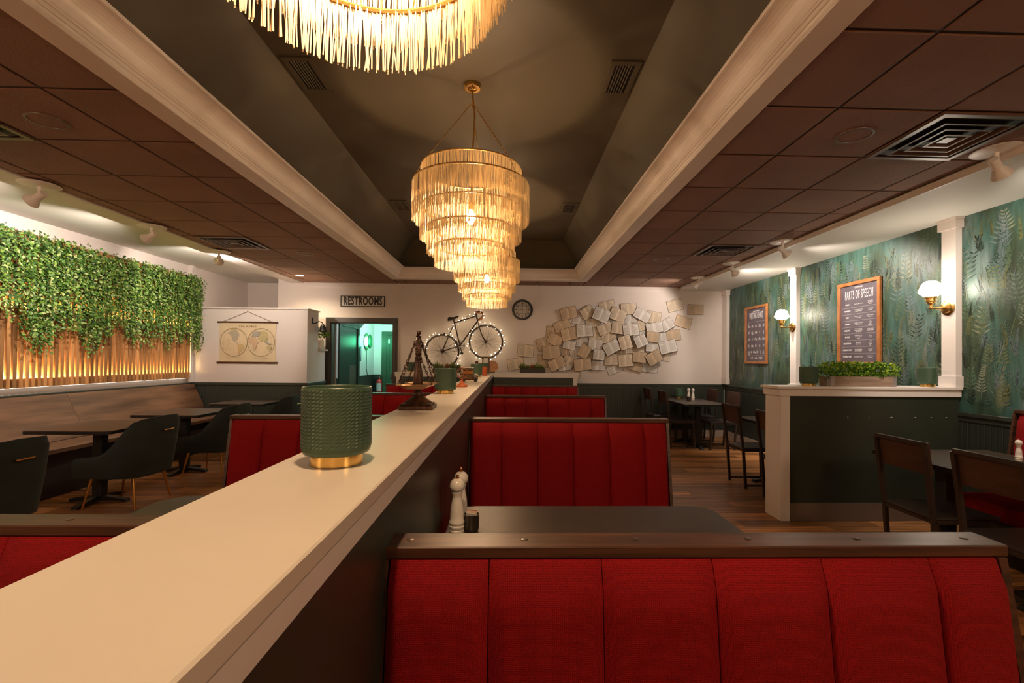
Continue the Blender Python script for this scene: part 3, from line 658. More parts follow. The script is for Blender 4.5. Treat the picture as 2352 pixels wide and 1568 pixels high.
# ================================================================== BENCH ALONG THE SLATS
t = thing('wall_bench', 'long brown wooden bench under the slatted wall', 'bench', (0, 0, 0))
ys = [2.2, 3.95, 5.72, 6.9, 7.97]
ys = [1.9, 3.85, 5.75, 8.02]
for a, c in zip(ys, ys[1:]):
    B().prism([(-5.06, 0.505), (-5.035, 0.505), (-5.275, 1.003), (-5.312, 1.003)], a + 0.002, c - 0.002, 'Y').done('back_board', 'bench_wood', t)
B().prism([(-5.066, 0.50), (-5.0605, 0.505), (-5.3125, 1.0), (-5.34, 1.0), (-5.34, 0.5)], 1.9, 8.02, 'Y').done('back_core', 'dark_panel', t)
for a, c in zip(ys, ys[1:]): B().box(-5.12, -4.62, a + 0.002, c - 0.002, 0.452, 0.4995, 0.004).done('seat_board', 'bench_wood', t)
bx('base', 'dark_panel', t, -5.30, -4.66, 1.9, 8.02, 0.001, 0.4515)
# wall bench of the right side
t = thing('wall_booth', 'red padded bench against the wallpapered wall', 'booth', (0, 0, 0))
py = lambda z: -0.05 + (z - 0.42) / 0.6 * 0.05
for k in range(7):
    o = cushion_strip(0.255, lambda z: -0.075 + (z - 0.42) / 0.58 * 0.075, 0.40, 1.06, 0.018).done('back_panel', 'red', t, True)
    o.location = (4.10, 3.62 - 0.257 * k, 0); o.rotation_euler = (0, 0, -R90)
bx('back_core', 'dark_panel', t, 4.1215, 4.19, 1.80, 3.645, 0.02, 1.065)
bx('top_rail', 'dark_wood', t, 4.085, 4.19, 1.80, 3.655, 1.0655, 1.09)
B().prism([(4.19, 0.02), (4.19, 1.065), (4.09, 1.065), (4.0, 0.42), (3.99, 0.02)], 3.6455, 3.665, 'Y').done('end_panel', 'dark_wood', t)
B().box(3.56, 3.99, 1.80, 3.64, 0.31, 0.44, 0.03, 2).done('seat', 'red', t, True)
bx('base', 'dark_panel', t, 3.62, 4.05, 1.80, 3.64, 0.001, 0.309)

# ================================================================== CHANDELIERS
def make_chandelier(label, loc):
    """origin on the tray ceiling (z 3.4895)"""
    t = thing('fringe_chandelier', label, 'chandelier', loc, 0, 'tiered fringe chandeliers')
    z0 = loc[2]
    B().lathe([(0.0, -0.001), (0.064, -0.001), (0.064, -0.022), (0.058, -0.028), (0.036, -0.028), (0.034, -0.022), (0.012, -0.026), (0.0, -0.045)], (0, 0, 0), 24).done('canopy', 'gold', t, True)
    B().tube([(0, 0, -0.03), (0.004, 0, -0.10), (0.018, 0.004, -0.22), (0.012, 0, -0.40), (0.0, 0, -0.62), (0, 0, -0.88)], 0.007, 8).done('cord', 'ring_gold', t, True)
    tiers = ((0.365, 2.853, 0.255), (0.4225, 2.737, 0.270), (0.3675, 2.565, 0.230), (0.315, 2.420, 0.190), (0.262, 2.285, 0.145))
    for k in range(3):
        a = math.radians(200 + 120 * k); p0 = Vector((0, 0, -0.13)); p1 = Vector((0.365 * math.cos(a), 0.365 * math.sin(a), 2.853 - z0)); n = 34
        c = B()
        for i in range(n):
            q0 = p0.lerp(p1, i / n); q1 = p0.lerp(p1, (i + 0.86) / n); c.cyl(q0, q1, 0.0045 if i % 2 else 0.0028, None, 5)
        c.done('chain', 'gold', t)
    rnd = random.Random(3)
    for R, zt, L in tiers:
        z = zt - z0
        ring = B().tube([(R * math.cos(2 * math.pi * i / 64), R * math.sin(2 * math.pi * i / 64), z) for i in range(64)], 0.006, 6, closed=True)
        ring.done('ring', 'ring_gold', t, True)
        n = int(2 * math.pi * R / 0.0037); b = B()
        for i in range(n):
            a = 2 * math.pi * (i + rnd.uniform(-0.3, 0.3)) / n; ra = R + rnd.uniform(-0.006, 0.006); ln = L * rnd.uniform(0.955, 1.02); w = rnd.uniform(0.0012, 0.0021)
            if rnd.random() < 0.04: continue
            sw = rnd.uniform(-0.012, 0.012); pts = []
            for v, s_ in ((0, 0), (0.5, sw * 0.35), (1, sw * rnd.uniform(0.6, 1.2))):
                aa = a + s_ / R; pts.append((ra * math.cos(aa), ra * math.sin(aa), z - ln * v))
            b.tube(pts, w, 3)
        o = b.done('fringe', 'fringe', t); o['kind'] = 'stuff'
    hub = B().cyl((0, 0, -0.86), (0, 0, -0.93), 0.022, 0.018, 12)
    for k in range(3):
        a = math.radians(200 + 120 * k)
        for R, zt, _ in (tiers[1], tiers[2]): hub.cyl((0.018 * math.cos(a), 0.018 * math.sin(a), -0.88), (R * math.cos(a), R * math.sin(a), zt - z0), 0.0025, None, 5)
        pr = None
        for R, zt, _ in tiers:
            if pr: hub.cyl((pr[0] * math.cos(a), pr[0] * math.sin(a), pr[1] - z0), (R * math.cos(a), R * math.sin(a), zt - z0), 0.0018, None, 4)
            pr = (R, zt)
    hub.done('frame', 'gold', t, True)
    B().lathe([(0.0, -0.045), (0.020, -0.040), (0.031, -0.020), (0.033, 0.0), (0.028, 0.022), (0.016, 0.045), (0.013, 0.06)], (0, 0, -0.99), 16).done('bulb', 'bulb', t, True)
    return t
ch0 = make_chandelier('fringed chandelier hanging whole over the divider, cord and chains visible', (-0.28, 3.45, 3.4895))
copy_tree(ch0, (-0.28, 0.85, 3.4895), None, 'fringed chandelier cut off by the top of the picture')
copy_tree(ch0, (-0.28, 6.08, 3.4895), None, 'smaller far fringed chandelier in front of the back wall')

# ================================================================== CEILING FITTINGS
def spot_fixture(label, loc, aim, watts):
    t = thing('ceiling_spotlight', label, 'spotlight', loc, 0, 'white ceiling spotlights')
    B().lathe([(0.0, -0.0005), (0.135, -0.0005), (0.138, -0.006), (0.125, -0.012), (0.03, -0.016), (0.0, -0.016)], (0, 0, 0), 28).done('plate', 'fixture_white', t, True)
    B().cyl((0, 0, -0.016), (0, 0, -0.085), 0.016, 0.012).done('stem', 'fixture_white', t, True)
    d = (Vector(aim) - (Vector(loc) + Vector((0, 0, -0.10)))).normalized(); p = Vector((0, 0, -0.10))
    B().cyl(p - d * 0.05, p + d * 0.02, 0.028, 0.030, 16).cyl(p + d * 0.02, p + d * 0.085, 0.030, 0.062, 16, caps=False).done('head', 'fixture_white', t, True)
    B().cyl(p + d * 0.040, p + d * 0.045, 0.036, None, 16).done('lens', 'spot_lens', t)
    L = bpy.data.lights.new('spot_beam', 'SPOT'); L.energy = watts; L.color = SOFT; L.spot_size = math.radians(118); L.spot_blend = 0.45; L.shadow_soft_size = 0.04
    o = bpy.data.objects.new('spot_beam', L); COL.objects.link(o); o.parent = t; o.location = p + d * 0.09
    o.rotation_euler = d.to_track_quat('-Z', 'Y').to_euler()
for y, lb in ((3.964, 'white ceiling spotlight at the left picture edge above the ivy'), (5.183, 'white ceiling spotlight above the middle of the ivy wall'), (6.364, 'white ceiling spotlight above the far end of the ivy')):
    spot_fixture(lb, (-3.885, y, 2.8735), (-5.3, y + 0.15, 2.05) if y < 6 else (-4.95, 8.0, 2.25), SPOT_W)
for y, lb, aim in ((3.01, 'white ceiling spotlight beside the large square vent', (4.2, 3.3, 1.9)), (5.438, 'white ceiling spotlight aimed at the larger poster', (4.2, 5.5, 2.0)),
                   (6.669, 'white ceiling spotlight above the pilaster between posters', (4.2, 7.2, 2.0)), (7.862, 'white ceiling spotlight nearest the book wall', (2.1, 8.95, 1.9))):
    spot_fixture(lb, (3.25, y, ZC - 0.0006), aim, SPOT_W if y < 7.5 else SPOT_W * 0.42)
# recessed lamp
t = thing('recessed_light', 'round recessed ceiling lamp glowing beside the partition', 'lamp', (-3.62, 8.20, ZC - 0.0008))
B().lathe([(0.085, 0.0), (0.085, -0.006), (0.065, -0.006), (0.065, 0.0)], (0, 0, 0), 24).done('trim_ring', 'fixture_white', t, True)
B().lathe([(0.0, -0.003), (0.064, -0.003)], (0, 0, 0), 24, cap=False).done('lens', 'downlight', t)
L = bpy.data.lights.new('downlight_beam', 'SPOT'); L.energy = 60; L.color = (1, 0.78, 0.5); L.spot_size = math.radians(150); L.spot_blend = 0.6; L.shadow_soft_size = 0.06
o = bpy.data.objects.new('downlight_beam', L); COL.objects.link(o); o.parent = t; o.location = (0, 0, -0.02)
# square diffusers in the tile grid
def make_diffuser(label, x, y):
    t = thing('air_diffuser', label, 'vent', (x, y, ZC - 0.001), 0, 'square air diffusers')
    S = 0.296
    bx('backing', 'black', t, -S + 0.02, S - 0.02, -S + 0.02, S - 0.02, -0.002, 0.0)
    f = B()
    for a in range(4):
        c, s = math.cos(a * R90), math.sin(a * R90); pts = [(-S, -S), (S, -S), (S - 0.035, -S + 0.035), (-S + 0.035, -S + 0.035)]
        f.prism([(c * x_ - s * y_, s * x_ + c * y_) for x_, y_ in pts], -0.012, -0.002)
    f.done('frame', 'diffuser_brown', t)
    for k, (r, zz) in enumerate(((0.215, -0.022), (0.15, -0.022), (0.085, -0.022))):
        b = B()
        for a in range(4):
            c, s = math.cos(a * R90), math.sin(a * R90)
            lo = [(-r, -r, zz), (r, -r, zz), (r - 0.014, -r + 0.014, zz - 0.001), (-r + 0.014, -r + 0.014, zz - 0.001)]; hi = [(-r + 0.035, -r + 0.035, zz + 0.018), (r - 0.035, -r + 0.035, zz + 0.018)]
            R_ = lambda q: (c * q[0] - s * q[1], s * q[0] + c * q[1], q[2])
            b.face([R_(q) for q in lo]); b.face([R_(lo[3]), R_(lo[2]), R_(hi[1]), R_(hi[0])])
        b.done('vane', 'diffuser_brown', t)
    bx('centre_plate', 'diffuser_brown', t, -0.035, 0.035, -0.035, 0.035, -0.016, -0.013)
    return t
d0 = make_diffuser('large square air vent beside the white spotlight, upper right', 2.763, 2.86)
copy_tree(d0, (2.763, 5.907, ZC - 0.001), None, 'square air vent farther back over the half wall')
copy_tree(d0, (-3.42, 5.907, ZC - 0.001), None, 'square air vent above the middle bench table')
copy_tree(d0, (-3.42, 2.86, ZC - 0.001), None, 'square air vent cut off at the left picture edge')
# round ceiling speakers
def make_speaker(label, x, y):
    t = thing('ceiling_speaker', label, 'speaker', (x, y, ZC - 0.0006), 0, 'round brown ceiling speakers')
    B().lathe([(0.105, 0.0), (0.103, -0.006), (0.09, -0.007), (0.088, 0.0)], (0, 0, 0), 28).done('rim', 'diffuser_brown', t, True)
    B().lathe([(0.0, -0.003), (0.088, -0.003)], (0, 0, 0), 28, cap=False).done('grille', 'tile', t)
    return t
s0 = make_speaker('round brown ceiling speaker left of the large square vent', 2.161, 2.85)
for x, y, lb in ((2.128, 6.455, 'small round ceiling speaker far back right of the tray'), (-2.811, 2.906, 'round brown ceiling speaker at the upper left'), (-2.771, 6.441, 'small round ceiling speaker far back left of the tray')):
    copy_tree(s0, (x, y, ZC - 0.0006), None, lb)
# slotted registers in the tray
def make_register(label, x, y):
    t = thing('tray_vent', label, 'vent', (x, y, 3.489), 0, 'slotted vents in the ceiling tray')
    w, d = 0.105, 0.205
    f = B().box(-w, w, -d, -d + 0.04, -0.012, 0).box(-w, w, d - 0.04, d, -0.012, 0).box(-w, -w + 0.035, -d + 0.04, d - 0.04, -0.012, 0).box(w - 0.035, w, -d + 0.04, d - 0.04, -0.012, 0)
    f.done('frame', 'tray_paint', t); bx('backing', 'black', t, -w + 0.035, w - 0.035, -d + 0.04, d - 0.04, -0.002, -0.0002)
    sl = B().box(-0.003, 0.003, -d + 0.04, d - 0.04, -0.011, -0.003).done('slat', 'tray_paint', t, loc=(-0.048, 0, 0)); sl.rotation_euler = (0, 0.5, 0)
    for k in range(1, 6): inst(sl, t, (-0.048 + 0.0192 * k, 0, 0), (0, 0.5, 0))
    return t
r0 = make_register('slotted vent in the tray behind the cut-off chandelier, left', -1.45, 3.37)
for x, y, lb in ((0.79, 3.32, 'slotted vent in the tray near the right moulding, large'), (-1.43, 6.21, 'small slotted vent in the tray left of the hanging chandelier'), (0.80, 6.19, 'small slotted vent in the tray right of the hanging chandelier')):
    copy_tree(r0, (x, y, 3.489), None, lb)

# ================================================================== SLATTED WALL AND IVY
t = thing('slat_wall', 'wall of vertical wooden slats lit from behind, under ivy', 'wall panel', (0, 0, 0))
sl = B().box(-0.014, 0.014, 0.002, 0.043, 1.105, 2.80, 0.002).done('slat', 'slat', t)
N = 56; P = 0.0665
for k in range(N):
    o = sl if k == 0 else inst(sl, t)
    o.location = (-5.285, 7.905 - 0.046 - P * k, 0); o.scale = (1, 1, 1 if k % 7 else 0.998)
y0 = 7.905 - P * N; y1 = 7.905
bx('batten', 'dark_panel', t, XL + 0.001, -5.2995, y0, y1, 1.105, 1.205); bx('top_batten', 'dark_panel', t, XL + 0.001, -5.2995, y0, y1, 2.70, 2.76)
bx('mid_batten', 'dark_panel', t, XL + 0.001, -5.2995, y0, y1, 1.93, 1.97)
bx('led_strip', 'led', t, XL + 0.012, XL + 0.024, y0 + 0.02, y1 - 0.02, 1.2052, 1.212)
bx('led_strip', 'led', t, XL + 0.012, XL + 0.024, y0 + 0.02, y1 - 0.02, 1.9702, 1.977)
bx('led_strip', 'led_low', t, XL + 0.030, XL + 0.040, y0 + 0.02, y1 - 0.02, 1.099, 1.1048)
rnd = random.Random(11)
iv = B(); bm = iv.bm
def leaf(bm, c, d, n, L, w, mi):
    d = d.normalized(); s = d.cross(n).normalized() * w; q = n.normalized() * (w * 0.35)
    v = [bm.verts.new(p) for p in (c, c + d * L * 0.35 + s + q, c + d * L, c + d * L * 0.35 - s + q, c + d * L * 0.45)]
    for f in ((0, 1, 4), (1, 2, 4), (2, 3, 4), (3, 0, 4)): bm.faces.new([v[i] for i in f]).material_index = mi
def ivy_bottom(y):
    u = (y - 5.0) / 2.9
    return 1.70 + 0.10 * math.sin(9.1 * y + 0.5) + 0.07 * math.sin(23 * y) + 0.05 * math.sin(41 * y + 1) - (0.20 if 6.88 < y < 6.98 else 0) - (0.16 if 5.95 < y < 6.10 else 0) - (0.17 if 5.20 < y < 5.42 else 0) - (0.12 if y > 7.78 else 0)
for strand in range(520):
    y = rnd.uniform(4.25, 8.02); bot = ivy_bottom(y) + rnd.uniform(-0.06, 0.22) + (0.5 * rnd.random() ** 2 if rnd.random() < 0.5 else 0)
    topz = 2.78 + rnd.uniform(-0.09, 0.04); z = topz; x0 = rnd.uniform(0.012, 0.10)
    yy = y
    while z > bot:
        yy += rnd.uniform(-0.012, 0.012); xx = -5.268 + x0 + 0.03 * math.sin(z * 9 + strand) + (0.03 if z < 2.7 else 0)
        a = rnd.uniform(0, 2 * math.pi); d = Vector((rnd.uniform(-0.1, 0.55), math.cos(a), math.sin(a) * 0.7 - 0.45)); n = Vector((1.0, rnd.uniform(-0.6, 0.6), rnd.uniform(-0.1, 0.9)))
        r = rnd.random(); mi = 0 if r < 0.40 else 1 if r < 0.62 else 2 if r < 0.86 else 3
        L = rnd.uniform(0.028, 0.050); leaf(bm, Vector((max(xx, -5.262), yy, z)), d, n, L, L * 0.36, mi)
        z -= rnd.uniform(0.018, 0.034)
ivy = iv.done('ivy_curtain', ['ivy1', 'ivy2', 'ivy3', 'ivy4']); ivy['kind'] = 'stuff'
tag(ivy, 'curtain of green ivy hanging over the wooden slats', 'ivy')

# ================================================================== WALLPAPER PRINT
rnd = random.Random(5); wp = B(); XP = XR - 0.0012
def blade(p, d, L, w, mi, bend=0.0):
    """flat lance shape in the wall plane; coordinates (y, z)"""
    d = Vector(d).normalized(); s = Vector((-d.y, d.x)); p = Vector(p); m1 = p + d * L * 0.4 + s * bend * L * 0.5; e = p + d * L + s * bend * L
    wp.mi = mi; wp.face([(XP, q.x, q.y) for q in (p, m1 + s * w, e, m1 - s * w)])
def sprig(y, z, H, kind, mi):
    lean = rnd.uniform(-0.25, 0.25); n = {0: 20, 1: 24, 2: 7, 3: 22}[kind]; pts = []
    for i in range(n + 1):
        v = i / n; pts.append(Vector((y + lean * H * v * v, z + H * v)))
    for a, c in zip(pts, pts[1:]): blade(a, c - a, (c - a).length * 1.05, 0.0022, mi)
    for i in range(2, n + 1):
        v = i / n; p = pts[i]
        for s in (-1, 1):
            if kind == 0: blade(p, (s * 0.9, rnd.uniform(0.3, 0.9)), H * rnd.uniform(0.12, 0.24) * math.sin(math.pi * min(1, 0.2 + v * 0.85)) + 0.01, 0.0040, mi, s * 0.2)
            elif kind == 1: blade(p, (s * rnd.uniform(0.3, 0.8), 0.9), H * 0.13 * (1.15 - v) + 0.012, 0.0030, mi)
            elif kind == 2: blade(p, (s * 0.8, 0.55 + 0.4 * v), H * 0.36 * (1.1 - 0.6 * v), 0.0085, mi, -s * 0.25)
            else: blade(p + Vector((s * rnd.uniform(0, 0.05), rnd.uniform(-0.01, 0.01))), (s, rnd.uniform(0.2, 1)), 0.018, 0.0045, mi)
for k in range(1150):
    y = rnd.uniform(1.6, 8.75); H = rnd.uniform(0.12, 0.36); z = rnd.uniform(1.03, 2.78 - H)
    r = rnd.random(); mi = 0 if r < 0.26 else 1 if r < 0.44 else 2 if r < 0.68 else 3 if r < 0.90 else 4
    XP = XR - 0.0004 - 0.0000010 * k
    sprig(y, z, H, rnd.choice((0, 0, 1, 1, 2, 2, 3)), mi)
for k in range(900):
    XP = XR - 0.0016 - 0.0000004 * k; r = rnd.random()
    blade((rnd.uniform(1.6, 8.75), rnd.uniform(1.03, 2.55)), (rnd.uniform(-0.5, 0.5), 1), rnd.uniform(0.08, 0.26), rnd.uniform(0.0015, 0.0035), 0 if r < 0.3 else 1 if r < 0.5 else 2 if r < 0.8 else 4, rnd.uniform(-0.3, 0.3))
o = wp.done('leaf_print', ['fern_a', 'fern_b', 'fern_c', 'fern_d', 'fern_e'], wall_right); o['kind'] = 'stuff'

# ================================================================== THINGS ON THE WALLS
# restroom sign
t = thing('wall_sign', 'rectangular sign reading RESTROOMS above the doorway', 'sign', (-2.765, YB - 0.0005, 2.539))
bx('board', 'sign_white', t, -0.40, 0.40, -0.018, -0.0005, -0.088, 0.088)
B().box(-0.418, 0.418, -0.026, -0.0005, 0.0885, 0.103).box(-0.418, 0.418, -0.026, -0.0005, -0.103, -0.0885).box(-0.418, -0.4005, -0.026, -0.0005, -0.088, 0.088).box(0.4005, 0.418, -0.026, -0.0005, -0.088, 0.088).done('frame', 'ink', t)
text('lettering', 'RESTROOMS', 0.215, 'ink', t, (0, -0.0188, 0), sx=0.56, off=0.0065, space=1.10)
# clock
t = thing('wall_clock', 'round black wall clock with an open grid face', 'clock', (0.274, YB - 0.0005, 2.415))
B().lathe([(0.158, 0.0), (0.196, 0.0), (0.200, -0.02), (0.192, -0.034), (0.166, -0.034), (0.158, -0.02), (0.158, 0.0)], (0, 0, 0), 36, 'Y', cap=False).done('rim', 'iron', t, True)
g = B()
for v in (-0.075, 0.0, 0.075):
    h_ = math.sqrt(0.158 ** 2 - v * v); g.beam((v, -0.012, -h_), (v, -0.012, h_), 0.005).beam((-h_, -0.012, v), (h_, -0.012, v), 0.005)
g.done('grid', 'iron', t)
B().lathe([(0.0, -0.003), (0.158, -0.003)], (0, 0, 0), 32, 'Y', cap=False).done('dial', 'sign_white', t)
for i, s in enumerate(('12', '1', '2', '3', '4', '5', '6', '7', '8', '9', '10', '11')):
    a = R90 - i * math.pi / 6; text('numeral', s, 0.045, 'ink', t, (0.122 * math.cos(a), -0.0165, 0.122 * math.sin(a)), off=0.0015)
B().beam((0.01, -0.021, -0.006), (-0.075, -0.021, 0.042), 0.008, 0.003).done('hour_hand', 'ink', t); B().beam((0.003, -0.024, -0.02), (-0.022, -0.024, 0.12), 0.006, 0.003).done('minute_hand', 'ink', t)

# open books on the back wall: x, z, width, height, tilt, tone, layer
BOOKS = [(1.165, 2.356, 0.299, 0.215, 15, 0, 2), (1.526, 2.373, 0.235, 0.215, 33, 1, 2), (1.786, 2.325, 0.299, 0.24, -22, 2, 2), (1.907, 2.499, 0.299, 0.205, 14, 1, 0), (2.113, 2.334, 0.299, 0.23, -22, 1, 2), (2.327, 2.453, 0.289, 0.21, 5, 1, 1), (1.04, 2.119, 0.299, 0.19, 27, 0, 1), (1.389, 2.224, 0.269, 0.18, -16, 2, 0), (0.884, 1.991, 0.289, 0.21, -3, 0, 0), (1.178, 1.958, 0.299, 0.23, 14, 0, 2), (1.467, 2.022, 0.299, 0.22, 4, 2, 2), (1.634, 2.161, 0.259, 0.2, 10, 1, 0), (0.905, 1.839, 0.269, 0.2, -28, 0, 1), (1.859, 2.062, 0.269, 0.19, 22, 1, 1), (2.104, 2.085, 0.23, 0.23, -6, 1, 2), (2.35, 2.047, 0.289, 0.22, 7, 2, 2), (2.369, 2.25, 0.25, 0.17, -8, 2, 0), (1.687, 1.969, 0.24, 0.21, -8, 1, 0), (1.413, 1.809, 0.259, 0.19, -5, 2, 0), (1.942, 1.88, 0.279, 0.2, -3, 1, 0), (1.678, 1.756, 0.259, 0.2, -5, 2, 1), (0.703, 1.766, 0.279, 0.22, 16, 0, 0), (0.831, 1.601, 0.319, 0.24, 6, 0, 2), (1.14, 1.624, 0.2, 0.2, -2, 0, 0), (1.46, 1.622, 0.19, 0.235, -30, 0, 2), (1.303, 1.58, 0.2, 0.2, 12, 2, 0), (1.741, 1.564, 0.21, 0.2, -5, 2, 1), (1.984, 1.708, 0.299, 0.22, 28, 2, 2), (2.239, 1.802, 0.22, 0.25, 18, 1, 2), (1.18, 1.741, 0.23, 0.15, -10, 2, 0), (1.172, 1.432, 0.22, 0.19, -28, 1, 0), (0.939, 1.384, 0.299, 0.2, 25, 0, 2), (1.427, 1.373, 0.319, 0.21, 6, 0, 2), (1.732, 1.361, 0.269, 0.18, 0, 2, 1), (1.996, 1.48, 0.269, 0.21, 2, 1, 1), (2.272, 1.457, 0.279, 0.22, 4, 1, 2), (0.676, 1.433, 0.2, 0.22, -5, 0, 0), (2.069, 1.293, 0.289, 0.15, 20, 2, 0), (1.557, 1.542, 0.18, 0.18, -12, 1, 0), (1.092, 1.315, 0.23, 0.11, 8, 2, 0), (2.199, 1.629, 0.22, 0.15, 0, 1, 0), (2.584, 2.334, 0.299, 0.19, -28, 2, 2), (2.821, 2.296, 0.269, 0.22, -8, 1, 0), (2.555, 2.13, 0.25, 0.2, 22, 1, 1), (2.822, 2.092, 0.309, 0.19, 10, 2, 2), (3.068, 2.156, 0.24, 0.2, 33, 2, 1), (3.236, 2.536, 0.289, 0.21, 15, 1, 0), (3.643, 2.459, 0.294, 0.19, -1, 0, 0), (3.402, 2.216, 0.299, 0.21, -16, 0, 0), (3.198, 1.954, 0.289, 0.2, 8, 0, 0), (2.782, 1.914, 0.23, 0.19, -8, 0, 2), (2.977, 1.921, 0.17, 0.18, 10, 2, 0), (3.086, 1.729, 0.319, 0.23, 14, 2, 2), (2.547, 1.835, 0.22, 0.21, 25, 2, 2), (2.466, 1.702, 0.279, 0.21, -3, 1, 1), (2.814, 1.736, 0.289, 0.2, -2, 2, 0), (2.528, 1.52, 0.25, 0.19, -5, 0, 2), (2.805, 1.517, 0.279, 0.22, 30, 0, 2), (2.739, 1.339, 0.319, 0.2, -5, 2, 0), (2.468, 1.337, 0.25, 0.15, -15, 0, 0), (3.051, 1.535, 0.18, 0.15, -6, 1, 0), (2.576, 1.978, 0.22, 0.12, 12, 2, 0), (0.34, 1.63, 0.293, 0.227, -5, 1, 0), (0.155, 1.372, 0.302, 0.206, 10, 1, 0)]
SPECIAL = {46: 'cream open book on bare wall, upper right, tilted upwards', 47: 'tan open book hung level, nearest the corner pilaster', 48: 'tan open book on bare wall below the two stray top ones', 62: 'cream open book standing alone right of the bicycle', 63: 'cream open book beside the succulent trough, lowest at the left'}
cov = B().box(-0.5, 0.5, -0.003, 0, -0.5, 0.5).done('cover', 'book_cover'); COL.objects.unlink(cov)
def page_mesh(m):
    b = B(); n = 8; f = []; bk = []
    for i in range(n + 1):
        u = i / n; d = 0.003 + 0.024 * math.sin(math.pi * min(1, u * 1.1 + 0.02)) ** 0.6 * (1 - 0.5 * u) + 0.005 * u
        f.append([b.bm.verts.new((0.487 * u, -0.0031 - d, z)) for z in (-0.482, 0.482)])
    for A, C in zip(f, f[1:]): b.bm.faces.new((A[0], C[0], C[1], A[1]))
    q = [[b.bm.verts.new((x, -0.0031, z)) for z in (-0.482, 0.482)] for x in (0, 0.487)]
    b.bm.faces.new((q[0][0], q[0][1], q[1][1], q[1][0]))
    for e in (0, 1): b.bm.faces.new([q[0][e]] + [x[e] for x in f] + [q[1][e]])
    b.bm.faces.new((q[0][0], f[0][0], f[0][1], q[0][1])); b.bm.faces.new((q[1][0], f[-1][0], f[-1][1], q[1][1]))
    o = b.done('pages', m, None, True); COL.objects.unlink(o); return o
def print_mesh():
    b = B(); r = random.Random(2)
    for k in range(15):
        z = 0.40 - k * 0.054
        u0, u1 = 0.09, 0.43 * (0.55 if r.random() < 0.15 else 1.0)
        for a in range(3):
            x0 = u0 + (u1 - u0) * a / 3; x1 = u0 + (u1 - u0) * (a + 1) / 3
            y = lambda u: -0.0031 - (0.003 + 0.024 * math.sin(math.pi * min(1, u / 0.487 * 1.1 + 0.02)) ** 0.6 * (1 - 0.5 * u / 0.487) + 0.005 * u / 0.487) - 0.0012
            b.face([(x0, y(x0), z), (x1, y(x1), z), (x1, y(x1), z + 0.017), (x0, y(x0), z + 0.017)])
    o = b.done('print_lines', 'ink_grey'); COL.objects.unlink(o); return o
pages = [page_mesh(m) for m in ('paper_t', 'paper_c', 'paper_w')]; prl = print_mesh()
ORD = ['first', 'second', 'third', 'fourth', 'fifth', 'sixth', 'seventh', 'eighth', 'ninth', 'tenth', 'eleventh', 'twelfth', 'thirteenth', 'fourteenth', 'fifteenth', 'sixteenth', 'seventeenth', 'eighteenth', 'nineteenth', 'twentieth']
bands = [('top', 2.27, 9), ('upper middle', 2.0, 2.27), ('middle', 1.74, 2.0), ('lower middle', 1.45, 1.74), ('bottom', 0, 1.45)]
def book_label(i):
    if i in SPECIAL: return SPECIAL[i]
    x, z = BOOKS[i][:2]
    for nm, lo, hi in bands:
        if lo <= z < hi:
            ks = sorted([k for k in range(len(BOOKS)) if k not in SPECIAL and lo <= BOOKS[k][1] < hi], key=lambda k: BOOKS[k][0])
            tone = ('tan', 'cream', 'white')[BOOKS[i][5]]
            return '%s open book, %s from the left in the %s row of the book cloud' % (tone, ORD[ks.index(i)], nm)
order = sorted(range(len(BOOKS)), key=lambda i: BOOKS[i][6])
def corners(b):
    x, z, w, h_, a = b[:5]; c, s_ = math.cos(math.radians(a)), math.sin(math.radians(a))
    return [(x + c * u * w / 2 - s_ * v * h_ / 2, z + s_ * u * w / 2 + c * v * h_ / 2) for u, v in ((-1, -1), (1, -1), (1, 1), (-1, 1))], ((c, s_), (-s_, c))
def overlap(i, j):
    A, ax = corners(BOOKS[i]); C, ax2 = corners(BOOKS[j])
    for e in ax + ax2:
        p = [u * e[0] + v * e[1] for u, v in A]; q = [u * e[0] + v * e[1] for u, v in C]
        if max(p) < min(q) or max(q) < min(p): return False
    return True
depth = {}
for n_, i in enumerate(order):
    x, z, w, h_, a, tone, lay = BOOKS[i]; w *= 1.05; h_ *= 1.05
    depth[i] = max([0.0] + [depth[j] + 0.0185 for j in depth if overlap(i, j)])
    t = thing('open_book', book_label(i), 'book', (x, YB - 0.001 - depth[i], z), 0, 'open books mounted on the back wall'); t.rotation_euler = (0, -math.radians(a), 0)
    inst(cov, t, scale=(w * 1.015, 1, h_ * 1.02))
    for s in (-1, 1):
        p = inst(pages[tone], t, scale=(w * s, 0.62, h_)); inst(prl, p)

# hanging world map on the partition
t = thing('wall_map', 'hanging paper map titled THE WORLD with wooden rods', 'map', (-4.413, 8.0595, 1.71))
for z in (0.341, -0.341): B().cyl((-0.505, -0.016, z), (0.505, -0.016, z), 0.0125, None, 10).done('rod', 'rod', t, True)
b = B(); g = []
for j in range(13):
    v = j / 12; z = 0.335 - 0.67 * v
    g.append([b.bm.verts.new(((-0.475 + 0.95 * i / 16) * (1.0 - 0.018 * math.sin(math.pi * v)), -0.010 - 0.004 * math.sin(math.pi * v) * math.cos(3.1 * i / 16), z)) for i in range(17)])
for A, C in zip(g, g[1:]):
    for i in range(16): b.bm.faces.new((A[i], A[i + 1], C[i + 1], C[i]))
b.done('sheet', 'map_paper', t, True)
B().tube([(-0.40, -0.016, 0.353), (-0.005, -0.012, 0.523), (0.40, -0.016, 0.353)], 0.003, 5).cyl((-0.005, -0.0005, 0.527), (-0.005, -0.02, 0.527), 0.005, None, 6).done('hanging_string', 'map_line', t)
text('title', 'THE WORLD', 0.036, 'map_line', t, (0, -0.0165, 0.268), off=0.0008, space=1.55, ext=0.0004)
